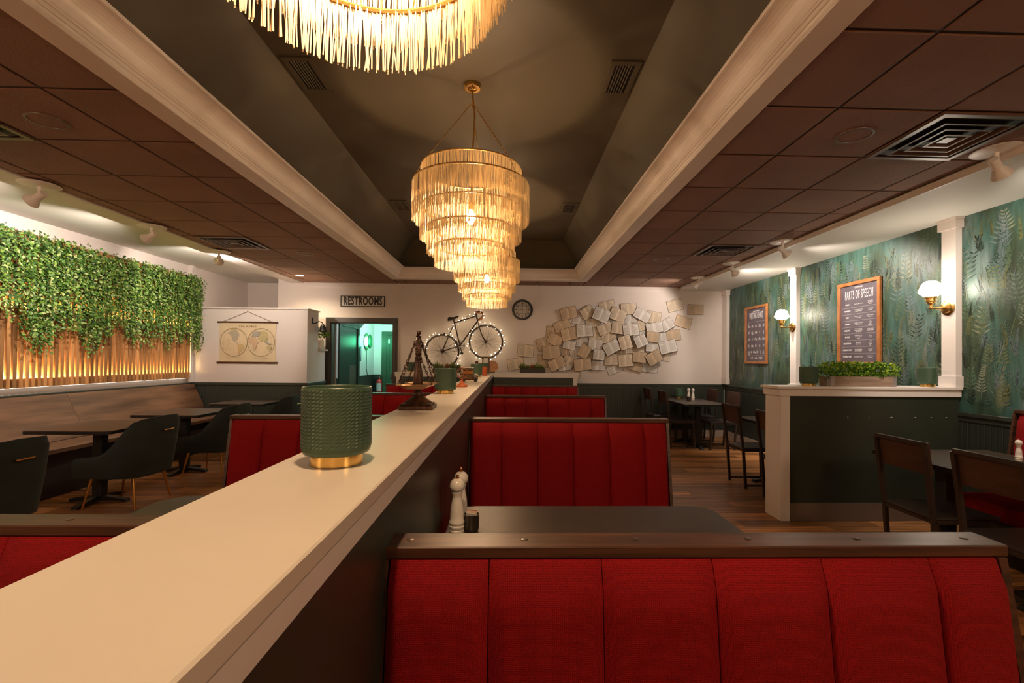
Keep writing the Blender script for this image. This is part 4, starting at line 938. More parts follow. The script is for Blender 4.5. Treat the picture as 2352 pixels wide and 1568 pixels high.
for s in (-1, 1):
    for R in (0.228, 0.221):
        B().tube([(s * 0.228 + R * math.cos(2 * math.pi * i / 48), -0.0168, R * 1.06 * math.sin(2 * math.pi * i / 48)) for i in range(48)], 0.0012, 4, closed=True).done('hemisphere_ring', 'map_line', t)
    for k in range(-2, 3):
        B().tube([(s * 0.228 + 0.22 * math.sin(0.45 * k) * math.cos(a / 8 * R90), -0.0162, 0.235 * math.sin(a / 8 * R90)) for a in range(-8, 9)], 0.0004, 3).done('meridian', 'land_ochre', t)
LAND = [('land_grey', [(-0.345, 0.155), (-0.29, 0.175), (-0.20, 0.205), (-0.16, 0.175), (-0.135, 0.125), (-0.165, 0.075), (-0.155, 0.045), (-0.19, 0.035), (-0.20, 0.01), (-0.175, 0.0), (-0.16, -0.03), (-0.21, 0.005), (-0.245, 0.03), (-0.265, 0.085), (-0.28, 0.125)]),
        ('land_ochre', [(-0.16, -0.03), (-0.12, -0.02), (-0.045, -0.065), (-0.07, -0.11), (-0.10, -0.14), (-0.135, -0.185), (-0.16, -0.2), (-0.15, -0.14), (-0.155, -0.10), (-0.17, -0.06)]),
        ('land_green', [(-0.27, 0.215), (-0.22, 0.225), (-0.16, 0.21), (-0.20, 0.207), (-0.29, 0.18)]),
        ('land_blue', [(0.065, 0.10), (0.085, 0.15), (0.11, 0.185), (0.165, 0.185), (0.21, 0.18), (0.20, 0.13), (0.18, 0.10), (0.13, 0.095), (0.10, 0.09)]),
        ('land_green', [(0.215, 0.18), (0.26, 0.20), (0.32, 0.175), (0.345, 0.12), (0.335, 0.06), (0.30, 0.035), (0.275, 0.0), (0.25, 0.04), (0.225, 0.0), (0.205, 0.04), (0.17, 0.06), (0.185, 0.10), (0.205, 0.13)]),
        ('land_pink', [(0.02, 0.06), (0.06, 0.085), (0.125, 0.08), (0.165, 0.02), (0.185, 0.005), (0.15, -0.05), (0.145, -0.10), (0.115, -0.14), (0.095, -0.12), (0.085, -0.06), (0.07, -0.01), (0.02, 0.0), (0.005, 0.03)]),
        ('land_green', [(0.32, -0.075), (0.345, -0.055), (0.375, -0.05), (0.40, -0.075), (0.40, -0.11), (0.37, -0.145), (0.355, -0.11), (0.325, -0.10)]),
        ('land_blue', [(0.29, 0.01), (0.32, -0.02), (0.36, -0.04), (0.42, -0.03), (0.40, -0.015), (0.36, -0.01), (0.34, 0.02), (0.30, 0.03)])]
for k, (m, poly) in enumerate(LAND): B().prism(poly, -0.0172 - 0.0002 * k, -0.0164, 'Y').done('continent', m, t)
isl = B(); r = random.Random(4)
for k in range(34):
    x = r.uniform(-0.43, -0.27); z = r.uniform(-0.14, 0.06); w = r.uniform(0.004, 0.014); isl.prism([(x, z), (x + w, z + 0.002), (x + w * 0.8, z + 0.006), (x + 0.001, z + 0.005)], -0.0172, -0.0166, 'Y')
isl.done('islands', 'map_line', t)['kind'] = 'stuff'
for s in (-1, 1): B().box(s * 0.22 - 0.13, s * 0.22 + 0.13, -0.0170, -0.0166, -0.262, -0.259).done('caption_line', 'map_line', t)

# framed posters on the right wall: local x to the viewer's right, facing -y
def poster(label, yc, zc, w, h_):
    t = thing('framed_poster', label, 'poster', (XR - 0.0015, yc, zc), -R90)
    f = 0.042
    bx('board', 'chalkboard', t, -w / 2 + f * 0.6, w / 2 - f * 0.6, -0.014, -0.001, -h_ / 2 + f * 0.6, h_ / 2 - f * 0.6)
    for x0, x1, z0, z1 in ((-w / 2, w / 2, h_ / 2 - f, h_ / 2), (-w / 2, w / 2, -h_ / 2, -h_ / 2 + f), (-w / 2, -w / 2 + f, -h_ / 2 + f, h_ / 2 - f), (w / 2 - f, w / 2, -h_ / 2 + f, h_ / 2 - f)):
        bx('frame_bar', 'frame_wood', t, x0, x1, -0.034, -0.001, z0, z1, bev=0.004)
    return t
t = poster('tall framed dark poster reading PARTS OF SPEECH', 5.49, 1.935, 0.68, 1.02)
TX = lambda *a, **k: text('lettering', *a, **k)
TX('GRAMMAR', 0.030, 'chalk', t, (0.0, -0.0146, 0.435), sx=0.9); TX('PARTS OF SPEECH', 0.150, 'chalk', t, (0.0, -0.0146, 0.345), sx=0.345, off=0.0, space=1.1)
rows9 = ['NOUN', 'PRONOUN', 'VERB', 'ADVERB', 'ADJECTIVE', 'ARTICLE', 'PREPOSITION', 'CONJUNCTION', 'INTERJECTION']
mid = [['A person, place or thing'], ['Takes the place of a noun', 'to avoid repetition'], ['Describes an action or', 'a state of being'], ['Modifies a verb, telling', 'how or how often'], ['Describes a noun or', 'pronoun, telling which', 'one or what kind'], ['Comes before a noun', 'to show which one', 'is meant'], ['Links a noun to', 'another word'], ['Joins words, phrases', 'and clauses together'], ['Strong feeling or surprise']]
rgt = [['Paris, teacher', 'dog, happiness', 'day, idea'], ['I, you, he, she', 'it, we, they'], ['write, run, think, be', 'sing, is, seem'], ['very', 'quickly', 'often', 'well, rarely'], ['red, big, old, kind', 'tiny, loud, sweet'], ['the, a, an', 'some, any'], ['at, by, in', 'over, under', 'with, to', 'from'], ['and, or, but', 'so, yet'], ['Wow! Oh no!', 'Hey! Ouch!']]
for k in range(9):
    z = 0.235 - 0.080 * k
    if k: bx('rule', 'chalk', t, -0.27, 0.27, -0.0150, -0.0142, z + 0.0395, z + 0.0412)
    TX(rows9[k], 0.026, 'chalk', t, (-0.185, -0.0146, z), sx=0.8, off=0.0006)
    for c, x in ((mid[k], 0.0), (rgt[k], 0.185)):
        for q, ln in enumerate(c): TX(ln, 0.017, 'chalk', t, (x, -0.0146, z + 0.0085 * (len(c) - 1) - 0.017 * q), sx=0.82)
t = poster('smaller framed dark poster reading WRITING CHART with cursive alphabet', 7.81, 1.915, 0.70, 0.985)
TX('cursive and numerals', 0.030, 'chalk', t, (0, -0.0146, 0.405), sx=0.8); TX('WRITING CHART', 0.155, 'chalk', t, (0, -0.0146, 0.325), sx=0.335, off=0.0, space=1.1)
bx('rule', 'chalk', t, -0.27, 0.27, -0.0150, -0.0142, 0.225, 0.227); bx('rule', 'chalk', t, -0.27, 0.27, -0.0150, -0.0142, -0.350, -0.348)
TX('letters', 0.024, 'chalk', t, (-0.235, -0.0146, 0.205)); TX('numbers', 0.022, 'chalk', t, (-0.225, -0.0146, -0.336))
for j, rw in enumerate((['Aa', 'Bb', 'Cc', 'Dd', 'Ee'], ['Ff', 'Gg', 'Hh', 'Ii', 'Jj'], ['Kk', 'Ll', 'Mm', 'Nn', 'Oo'], ['Pp', 'Qq', 'Rr', 'Ss', 'Tt'], ['Uu', 'Vv', 'Ww', 'Xx', 'Yy', 'Zz'])):
    for i, s in enumerate(rw):
        o = TX(s, 0.066, 'chalk', t, (-0.235 + 0.47 * i / (len(rw) - 1), -0.0146, 0.150 - 0.112 * j), sx=0.8)
        for v in o.data.vertices: v.co.x += 0.25 * v.co.y
TX('0 1 2 3 4 5 6 7 8 9', 0.062, 'chalk', t, (0, -0.0146, -0.40), sx=0.86)

# brass sconces on the pilasters
def make_sconce(label, y, z):
    t = thing('wall_sconce', label, 'sconce', (XR - 0.0605, y, z), 0, 'brass sconces with white glass shades')
    B().lathe([(0.068, -0.0005), (0.070, -0.010), (0.060, -0.016), (0.052, -0.018), (0.048, -0.030), (0.020, -0.038), (0.0, -0.040)], (0, 0, 0), 24, 'X').done('back_plate', 'brass', t, True)
    B().tube([(-0.035, 0, 0), (-0.09, 0, -0.004), (-0.158, 0, -0.002)], 0.011, 8).sphere((-0.168, 0, -0.001), 0.018).cyl((-0.168, 0, 0.0), (-0.168, 0, 0.035), 0.012).done('arm', 'brass', t, True)
    B().lathe([(0.014, 0.03), (0.030, 0.042), (0.030, 0.052), (0.040, 0.058), (0.040, 0.088), (0.052, 0.090), (0.052, 0.104), (0.036, 0.106)], (-0.168, 0, 0), 20).done('socket_cup', 'brass', t, True)
    B().lathe([(0.044, 0.100), (0.052, 0.108), (0.072, 0.124), (0.096, 0.146), (0.093, 0.162), (0.084, 0.184), (0.078, 0.208), (0.064, 0.232), (0.038, 0.250), (0.0, 0.256)], (-0.168, 0, 0), 28).done('glass_shade', 'sconce_glass', t, True)
    return t
sc0 = make_sconce('brass sconce with glowing white shade above the half wall', 4.30, 1.985)
copy_tree(sc0, (XR - 0.0605, 6.71, 1.97), None, 'brass sconce with glowing white shade beside the writing chart')

# bell-shaped wall lamp and potted plant at the end of the partition
t = thing('bell_lamp', 'small black bell-shaped wall lamp on the partition end', 'lamp', (-3.4195, 8.25, 2.10))
B().box(0.0, 0.012, -0.018, 0.018, -0.05, 0.06, 0.003).done('wall_plate', 'iron', t)
B().tube([(0.012, 0, -0.04), (0.05, 0.03, -0.035), (0.09, 0.07, 0.0), (0.13, 0.11, -0.02), (0.14, 0.12, -0.05)], 0.008, 8).done('arm', 'iron', t, True)
B().lathe([(0.015, -0.045), (0.035, -0.065), (0.050, -0.105), (0.062, -0.150), (0.095, -0.178), (0.090, -0.180), (0.055, -0.155), (0.02, -0.07)], (0.14, 0.12, 0), 24, cap=False).done('shade', 'iron', t, True)
def tuft(b, c, n, R, H, L, seed, mats=2):
    r = random.Random(seed)
    for k in range(n):
        a = r.uniform(0, 6.283); rr = R * math.sqrt(r.random()); p = Vector((c[0] + rr * math.cos(a), c[1] + rr * math.sin(a), c[2] + H * r.random()))
        d = Vector((math.cos(a) * r.uniform(0.1, 1), math.sin(a) * r.uniform(0.1, 1), r.uniform(-0.3, 1.0))); nrm = Vector((r.uniform(-1, 1), r.uniform(-1, 1), 0.6))
        l = L * r.uniform(0.6, 1.2); leaf(b.bm, p, d, nrm, l, l * 0.33, r.randrange(mats))
t = thing('potted_plant', 'small leafy plant in a white pot on the partition ledge', 'plant', (-3.455, 8.69, 1.6155))
B().lathe([(0.0, 0.0), (0.055, 0.0), (0.070, 0.012), (0.068, 0.15), (0.074, 0.152), (0.074, 0.165), (0.062, 0.165), (0.060, 0.14), (0.0, 0.14)], (0, 0, 0), 24).done('pot', 'ceramic', t, True)
b = B(); tuft(b, (0, 0, 0.20), 190, 0.085, 0.20, 0.05, 1, 3); tuft(b, (0.12, 0.0, 0.23), 60, 0.055, 0.06, 0.045, 2, 3)
o = b.done('foliage', ['leaf_bright', 'leaf_yellow', 'leaf_dark'], t); o['kind'] = 'stuff'
st_ = B()
for q in ((0.01, 0.02, 0.30), (-0.04, 0.0, 0.28), (0.13, 0.0, 0.25)): st_.tube([(0, 0, 0.14), (q[0] * 0.5, q[1] * 0.5, 0.2), q], 0.004, 5)
st_.done('stems', 'leaf_dark', t)

# ================================================================== BICYCLE
BY = 8.84
t = thing('bicycle', 'dark road bicycle hung on the back wall, wrapped in lights', 'bicycle', (-0.83, BY, 1.28))
def q(x, z, y=0.0): return (x + 0.83, y, z - 1.28)
RH, FH, BBk, SCl, ST, HT, HB = (-1.237, 1.600), (-0.415, 1.788), (-0.904, 1.712), (-1.017, 2.139), (-1.026, 2.189), (-0.613, 2.324), (-0.574, 2.178)
def wheel(name, c, lab):
    R = 0.318
    w = B().tube([q(c[0] + R * math.cos(2 * math.pi * i / 56), c[1] + R * math.sin(2 * math.pi * i / 56)) for i in range(56)], 0.009, 8, closed=True).done('tyre', 'tyre', t, True)
    B().tube([q(c[0] + 0.300 * math.cos(2 * math.pi * i / 56), c[1] + 0.300 * math.sin(2 * math.pi * i / 56)) for i in range(56)], 0.008, 6, closed=True).done('rim', 'spoke', w, True)
    hb = B().cyl(q(c[0], c[1], -0.045), q(c[0], c[1], 0.045), 0.016).cyl(q(c[0], c[1], -0.034), q(c[0], c[1], -0.028), 0.030).cyl(q(c[0], c[1], 0.028), q(c[0], c[1], 0.034), 0.030).done('hub', 'bike_paint', w, True)
    s0 = None
    for k in range(28):
        a = 2 * math.pi * k / 28; o = 0.35 * (1 if k % 4 < 2 else -1); y = 0.028 * (1 if k % 2 else -1)
        B().cyl(q(c[0] + 0.028 * math.cos(a + o * 2.6), c[1] + 0.028 * math.sin(a + o * 2.6), y), q(c[0] + 0.302 * math.cos(a), c[1] + 0.302 * math.sin(a)), 0.0016, None, 4).done('spoke', 'spoke', w)
wheel('rear', RH, ''); wheel('front', FH, '')
f = B()
for p0, p1, r in ((SCl, (-0.604, 2.274), 0.012), (ST, BBk, 0.013), (HB, BBk, 0.014), (HT, HB, 0.016)): f.cyl(q(*p0), q(*p1), r)
for y in (-0.04, 0.04):
    f.cyl(q(*SCl), q(RH[0], RH[1], y), 0.007); f.cyl(q(*BBk), q(RH[0], RH[1], y), 0.009)
f.cyl(q(BBk[0], BBk[1], -0.05), q(BBk[0], BBk[1], 0.05), 0.02)
f.done('frame', 'bike_paint', t, True)
f = B()
for y in (-0.045, 0.045): f.tube([q(-0.565, 2.150), q(-0.548, 2.081, y), q(-0.510, 1.960, y), q(-0.480, 1.890, y), q(-0.440, 1.820, y), q(FH[0], FH[1], y)], 0.009, 8)
f.done('fork', 'bike_paint', t, True)
B().cyl(q(*ST), q(-1.034, 2.22), 0.011).done('seat_post', 'bike_paint', t, True)
b = B(); pr_ = None
for x, z, w, hh in ((-1.135, 2.20, 0.045, 0.030), (-1.115, 2.215, 0.070, 0.038), (-1.08, 2.213, 0.075, 0.036), (-1.03, 2.222, 0.045, 0.026), (-0.97, 2.247, 0.028, 0.018), (-0.935, 2.264, 0.022, 0.014)):
    ring = [b.bm.verts.new(q(x, z + hh * math.sin(a), w * math.cos(a))) for a in [2 * math.pi * k / 10 for k in range(10)]]
    if pr_:
        for k in range(10): b.bm.faces.new((pr_[k], pr_[(k + 1) % 10], ring[(k + 1) % 10], ring[k]))
    else: b.bm.faces.new(ring[::-1])
    pr_ = ring
b.bm.faces.new(pr_); b.done('saddle', 'tyre', t, True)
f = B().cyl(q(*HT), q(-0.605, 2.345), 0.012).cyl(q(-0.605, 2.345, -0.09), q(-0.605, 2.345, 0.085), 0.011)
for y in (-0.10, 0.09): f.tube([q(-0.605, 2.345, y * 0.85), q(-0.56, 2.350, y), q(-0.513, 2.346, y), q(-0.478, 2.325, y), q(-0.474, 2.285, y), q(-0.495, 2.241, y), q(-0.535, 2.212, y), q(-0.57, 2.195, y)], 0.012, 8)
f.done('handlebar', 'copper', t, True)
f = B()
for R in (0.096, 0.070, 0.050): f.tube([q(BBk[0] + R * math.cos(2 * math.pi * i / 36), BBk[1] + R * math.sin(2 * math.pi * i / 36), -0.055) for i in range(36)], 0.004, 5, closed=True)
for k in range(5): f.cyl(q(BBk[0], BBk[1], -0.055), q(BBk[0] + 0.096 * math.cos(1.2566 * k), BBk[1] + 0.096 * math.sin(1.2566 * k), -0.055), 0.004, None, 5)
f.done('chainring', 'spoke', t, True)
B().cyl(q(BBk[0], BBk[1], -0.065), q(-0.857, 1.575, -0.065), 0.008).cyl(q(BBk[0], BBk[1], 0.065), q(-0.950, 1.85, 0.065), 0.008).done('crank', 'bike_paint', t, True)
B().box(0.83 - 0.885, 0.83 - 0.833, -0.115, -0.075, 0.266, 0.304, 0.004).done('pedal', 'tyre', t)
B().tube([q(RH[0], RH[1] + 0.035, -0.055), q(BBk[0], BBk[1] + 0.096, -0.055)], 0.003, 4).tube([q(RH[0], RH[1] - 0.035, -0.055), q(BBk[0], BBk[1] - 0.096, -0.055)], 0.003, 4).done('chain', 'tyre', t)
for p in ((-0.589, 2.03), (-1.195, 1.93)): B().box(*[v for v in (p[0] + 0.83 - 0.015, p[0] + 0.83 + 0.015)], -0.04, 0.0, p[1] - 1.28 - 0.02, p[1] - 1.28 + 0.02, 0.004).done('brake', 'bike_paint', t)
# fairy lights wound over it
FL = [(-1.521, 1.652), (-1.555, 1.727), (-1.539, 1.777), (-1.51, 1.823), (-1.465, 1.878), (-1.416, 1.917), (-1.358, 1.942), (-1.291, 1.914), (-1.161, 1.907), (-1.116, 2.02), (-1.037, 2.042), (-1.03, 2.105), (-1.095, 1.937), (-1.052, 1.891), (-0.985, 1.829), (-0.976, 1.758), (-0.988, 1.724), (-1.008, 1.673), (-0.942, 2.123), (-0.926, 2.19), (-0.864, 2.237), (-0.821, 2.183), (-0.809, 2.234), (-0.722, 2.294), (-0.655, 2.282), (-0.626, 2.328), (-0.584, 2.375), (-0.526, 2.371), (-0.466, 2.313), (-0.462, 2.254), (-0.532, 2.165), (-0.44, 2.145), (-0.397, 2.079), (-0.335, 2.142), (-0.263, 2.109), (-0.246, 2.042), (-0.204, 2.028), (-0.136, 2.006), (-0.173, 1.93), (-0.102, 1.909), (-0.076, 1.846), (-0.063, 1.796), (-0.066, 1.733), (-0.142, 1.715), (-0.158, 1.656), (-0.149, 1.589), (-0.237, 1.58), (-0.312, 1.546), (-0.232, 1.5), (-0.324, 1.453), (-0.538, 1.464), (-0.601, 1.488), (-0.598, 1.572), (-0.648, 1.605), (-0.715, 1.596), (-0.699, 1.676), (-0.766, 1.701), (-0.758, 1.751), (-0.692, 1.811), (-0.709, 1.861), (-0.668, 1.929), (-0.718, 1.936), (-0.677, 2.012), (-0.628, 2.084)]
FL2 = [(-0.903, 1.523), (-0.944, 1.506), (-0.906, 1.435), (-0.947, 1.364), (-1.022, 1.355), (-1.447, 1.343), (-1.506, 1.451), (-1.549, 1.501), (-1.566, 1.593)]
t = thing('string_lights', 'string of small warm fairy lights wound around the bicycle', 'string lights', (-0.83, BY - 0.02, 1.28))
r = random.Random(8); fb = None
for sec in (FL, FL2):
    pts = []
    for i, (x, z) in enumerate(sec):
        y = r.choice((-0.03, 0.05, 0.075)); p = (x + 0.83, y, z - 1.28); pts.append(p)
        if fb is None: fb = B().sphere((0, 0, 0), 0.0070, 8, 6).done('bulb', 'fairy', t, True, loc=p)
        else: inst(fb, t, p)
    B().tube(pts, 0.0022, 4).done('wire', 'bike_paint', t)

# ================================================================== CORRIDOR THINGS
t = thing('corridor_lamp', 'round two-disc wall lamp glowing green in the corridor', 'lamp', (HX + 0.0005, 11.03, 1.85))
hexa = lambda R: [(R * math.cos(math.radians(60 * k + 30)), R * math.sin(math.radians(60 * k + 30))) for k in range(6)]
B().lathe([(0.0, 0.0), (0.19, 0.0), (0.19, 0.02), (0.0, 0.02)], (0, 0, 0), 24, 'X').done('back_disc', 'green_disc', t)
B().lathe([(0.0, 0.0201), (0.11, 0.0201), (0.11, 0.075), (0.0, 0.075)], (0, 0, 0), 20, 'X').done('light_core', 'green_core', t)
B().prism(hexa(0.17), 0.0755, 0.10, 'X').done('front_disc', 'green_disc', t)
B().tube([(0.006, 0.0, -0.19), (0.008, 0.02, -0.4), (0.006, 0.01, -0.6), (0.02, 0.06, -0.80)], 0.006, 6).done('cord', 'black', t)
L = bpy.data.lights.new('corridor_glow', 'POINT'); L.energy = 5; L.color = (0.10, 1.0, 0.45); L.shadow_soft_size = 0.12
o = bpy.data.objects.new('corridor_glow', L); COL.objects.link(o); o.parent = t; o.location = (0.22, 0, 0.0)
t = thing('corridor_ceiling_light', 'green ceiling light inside the corridor', 'lamp', (-2.7, 10.9, 2.7195))
B().lathe([(0.0, -0.001), (0.10, -0.001), (0.10, -0.03), (0.0, -0.045)], (0, 0, 0), 20).done('dome', 'green_core', t, True)
L = bpy.data.lights.new('corridor_ceiling_glow', 'POINT'); L.energy = 13; L.color = (0.62, 1.0, 0.86); L.shadow_soft_size = 0.1
o = bpy.data.objects.new('corridor_ceiling_glow', L); COL.objects.link(o); o.parent = t; o.location = (0, -0.3, -0.2)
L = bpy.data.lights.new('corridor_white_fill', 'POINT'); L.energy = 9; L.color = (0.85, 0.90, 1.0); L.shadow_soft_size = 0.1  # added fill light that whitens the corridor walls, no fixture of its own
o = bpy.data.objects.new('corridor_white_fill', L); COL.objects.link(o); o.parent = t; o.location = (0.3, -1.45, -0.15)
t = thing('restroom_plaque', 'narrow dark blue restroom plaque beside the corridor door', 'sign', (HX + 0.0005, 10.58, 1.56))
bx('plate', 'sign_blue', t, 0, 0.01, -0.065, 0.065, -0.17, 0.17, bev=0.003)
B().lathe([(0.0, 0.0101), (0.02, 0.0101), (0.02, 0.012), (0.0, 0.012)], (0, 0, 0.09), 12, 'X').box(0.0101, 0.012, -0.018, 0.018, -0.02, 0.065).box(0.0101, 0.012, -0.012, 0.012, -0.07, -0.02).done('figure_symbol', 'ext_label', t)
t = thing('fire_extinguisher', 'red fire extinguisher hanging at the end of the corridor', 'extinguisher', (-3.15, HY - 0.09, 0.55))
B().lathe([(0.0, 0.0), (0.062, 0.0), (0.070, 0.01), (0.070, 0.33), (0.055, 0.37), (0.025, 0.39), (0.022, 0.42)], (0, 0, 0), 20).done('cylinder', 'ext_red', t, True)
b = B()
for k in range(7):
    a0 = math.radians(-150 + 120 * k / 7); a1 = math.radians(-150 + 120 * (k + 1) / 7); b.face([(0.0712 * math.cos(a), 0.0712 * math.sin(a), z) for a, z in ((a0, 0.10), (a1, 0.10), (a1, 0.30), (a0, 0.30))])
b.done('label_sticker', 'ext_label', t)
B().cyl((0, 0, 0.42), (0, 0, 0.46), 0.025).beam((-0.02, 0, 0.47), (0.10, 0, 0.50), 0.02, 0.012).beam((-0.02, 0, 0.45), (0.09, 0, 0.44), 0.02, 0.010).done('valve_lever', 'chrome', t)
B().tube([(-0.02, -0.01, 0.45), (-0.09, -0.03, 0.42), (-0.105, -0.03, 0.25), (-0.09, -0.03, 0.06)], 0.010, 8).done('hose', 'black', t, True)

# ================================================================== TABLE LAMPS
def make_lamp(label, loc):
    t = thing('table_lamp', label, 'lamp', loc, 0, 'green ribbed glass table lamps')
    B().lathe([(0.0, 0.0005), (0.0585, 0.0005), (0.0585, 0.024), (0.0, 0.024)], (0, 0, 0), 40).done('base', 'gold', t, True)
    b = B(); n = 88; prof = [(0.058, 0.0245), (0.066, 0.025), (0.073, 0.028), (0.0765, 0.035)] + [(0.0778, 0.042 + 0.134 * i / 34) for i in range(35)] + [(0.0775, 0.1795), (0.0760, 0.181), (0.0748, 0.179), (0.0745, 0.06), (0.070, 0.034), (0.0, 0.030)]
    rings = []
    for j, (r, z) in enumerate(prof):
        ring = []
        for k in range(n):
            rr = r + (0.0012 * (k % 2) * (j % 2) if 4 <= j <= 38 else 0)
            a = 2 * math.pi * k / n; ring.append(b.bm.verts.new((rr * math.cos(a), rr * math.sin(a), z)))
        rings.append(ring)
    for A, C in zip(rings, rings[1:]):
        for k in range(n): b.bm.faces.new((A[k], A[(k + 1) % n], C[(k + 1) % n], C[k]))
    b.done('glass_shade', 'lamp_glass', t)
    B().sphere((0, 0, 0.075), 0.018, 12, 8).cyl((0, 0, 0.031), (0, 0, 0.06), 0.012).done('bulb', 'ceramic', t, True)
    return t
l0 = make_lamp('large nearest green glass lamp on the divider', (-0.402, 1.118, 1.2135))
for p, lb in (((-0.446, 3.374, 1.2135), 'green glass lamp behind the brass scales'), ((-0.430, 6.45, 1.2135), 'green glass lamp between toy truck and orange jar'), ((-0.400, 7.75, 1.2135), 'green glass lamp behind the orange jar, farthest on the divider'),
              ((-1.753, 8.55, 1.2135), 'small green lamp on the cross wall near the doorway'), ((2.839, 4.32, 1.2365), 'green lamp at the free end of the half wall'), ((3.985, 4.32, 1.2365), 'green lamp on the half wall beside the pilaster'),
              ((3.235, 8.72, 0.7605), 'dark green lamp on the far table by the wall')):
    copy_tree(l0, p, None, lb)

# ================================================================== SCALES
def chain(b, p0, p1, n, r):
    p0 = Vector(p0); p1 = Vector(p1); d = (p1 - p0); L = d.length / n; d.normalize(); u = d.cross(Vector((0, 0, 1))); u = (u if u.length > 0.05 else d.cross(Vector((1, 0, 0)))).normalized(); w = d.cross(u)
    for i in range(n):
        c = p0.lerp(p1, (i + 0.5) / n); s = u if i % 2 else w
        b.tube([c + d * math.cos(a) * L * 0.62 + s * math.sin(a) * L * 0.30 for a in [2 * math.pi * k / 8 for k in range(8)]], r, 4, closed=True)
t = thing('balance_scales', 'bronze balance scales with chained pans on the divider', 'scales', (-0.444, 2.336, 1.2135), math.radians(0))
B().box(-0.082, 0.082, -0.075, 0.075, 0.0, 0.020, 0.003).box(-0.074, 0.074, -0.068, 0.068, 0.020, 0.028, 0.003).done('plinth', 'bronze', t)
b = B(); pr_ = None
for v, r_ in ((0.028, 0.066), (0.036, 0.060), (0.048, 0.042), (0.060, 0.028), (0.072, 0.020), (0.078, 0.019)):
    ring = [b.bm.verts.new((r_ * (1 + 0.10 * (k % 2)) * math.cos(2 * math.pi * k / 24), r_ * (1 + 0.10 * (k % 2)) * math.sin(2 * math.pi * k / 24), v)) for k in range(24)]
    if pr_:
        for k in range(24): b.bm.faces.new((pr_[k], pr_[(k + 1) % 24], ring[(k + 1) % 24], ring[k]))
    pr_ = ring
b.done('fluted_foot', 'bronze', t, True)
B().lathe([(0.018, 0.076), (0.020, 0.084), (0.014, 0.090), (0.020, 0.098), (0.026, 0.118), (0.027, 0.124), (0.024, 0.128), (0.026, 0.150), (0.022, 0.180), (0.014, 0.215), (0.012, 0.225), (0.018, 0.229), (0.018, 0.234), (0.013, 0.240), (0.018, 0.248), (0.018, 0.254), (0.012, 0.262), (0.017, 0.270), (0.011, 0.278), (0.010, 0.320), (0.013, 0.345), (0.010, 0.352), (0.014, 0.360), (0.007, 0.366), (0.010, 0.372), (0.011, 0.378), (0.008, 0.385), (0.0, 0.388)], (0, 0, 0), 20).done('column', 'bronze', t, True)
B().tube([(0.0, -0.10, 0.325), (0, -0.05, 0.345), (0, 0, 0.350), (0, 0.05, 0.345), (0, 0.10, 0.325)], 0.005, 8, radii=[0.003, 0.005, 0.007, 0.005, 0.003]).done('beam', 'bronze', t, True)
for s in (-1, 1):
    b = B().lathe([(0.0, 0.098), (0.030, 0.100), (0.060, 0.108), (0.070, 0.119), (0.086, 0.122), (0.086, 0.1245), (0.068, 0.122), (0.056, 0.112), (0.0, 0.104)], (0, 0, 0), 32)
    b.done('pan', 'pan', t, True, loc=(0, s * 0.098, 0))
    c = B()
    for k, dg in enumerate((8, 172, 90 * s - 40, 90 * s + 40)):
        a = math.radians(dg); chain(c, (0, s * 0.10, 0.320), (0.080 * math.cos(a), s * 0.098 + 0.080 * math.sin(a), 0.125), 15, 0.0018)
    c.tube([(0.008 * math.cos(2 * math.pi * k / 10), s * 0.10, 0.322 + 0.010 * math.sin(2 * math.pi * k / 10)) for k in range(10)], 0.0016, 5, closed=True)
    c.done('chains', 'bronze', t)

# ================================================================== SMALL THINGS ALONG THE DIVIDER
t = thing('armillary_globe', 'small brass armillary globe on a wooden foot', 'ornament', (-0.405, 4.17, 1.2135))
B().box(-0.048, 0.048, -0.048, 0.048, 0, 0.014, 0.004).lathe([(0.046, 0.014), (0.040, 0.022), (0.020, 0.034), (0.012, 0.052), (0.008, 0.068)], (0, 0, 0), 16).done('foot', 'orange_clay', t)
b = B()
for a, e in ((0, 0), (0.9, 0), (1.9, 0), (0, R90), (0.4, 1.0)):
    mt = Matrix.Rotation(a, 3, 'Z') @ Matrix.Rotation(e, 3, 'Y')
    b.tube([mt @ Vector((0.050 * math.cos(2 * math.pi * k / 28), 0, 0.050 * math.sin(2 * math.pi * k / 28))) + Vector((0, 0, 0.12)) for k in range(28)], 0.0028, 5, closed=True)
b.cyl((0, 0, 0.068), (0, 0, 0.17), 0.002, None, 6).done('rings', 'copper', t, True)
B().sphere((0, 0, 0.12), 0.020, 14, 10).done('core_ball', 'amber_dark', t, True)
t = thing('toy_truck', 'amber glass toy vintage truck with chrome trim on the divider', 'ornament', (-0.425, 5.15, 1.2135))
B().box(-0.075, 0.050, -0.05, 0.05, 0.020, 0.085, 0.006).box(-0.066, 0.046, -0.045, 0.045, 0.12, 0.148, 0.004).done('body', 'amber_dark', t)
B().box(-0.064, 0.044, -0.043, 0.043, 0.086, 0.119).done('cab_window', 'amber', t); bx('roof', 'clear_glass', t, -0.070, 0.052, -0.05, 0.05, 0.1485, 0.158, bev=0.003)
B().box(0.0505, 0.098, -0.038, 0.038, 0.022, 0.085, 0.010, 2).done('bonnet', 'pewter', t, True); bx('running_board', 'gold', t, -0.078, 0.060, -0.058, 0.058, 0.012, 0.0195)
for x in (-0.055, 0.075):
    for y in (-0.052, 0.052): B().cyl((x, y - 0.008, 0.019), (x, y + 0.008, 0.019), 0.0185, None, 16).done('wheel', 'tyre', t, True)
for y in (-0.03, 0.03): B().sphere((0.103, y, 0.07), 0.012, 10, 8).done('headlamp', 'chrome', t, True)
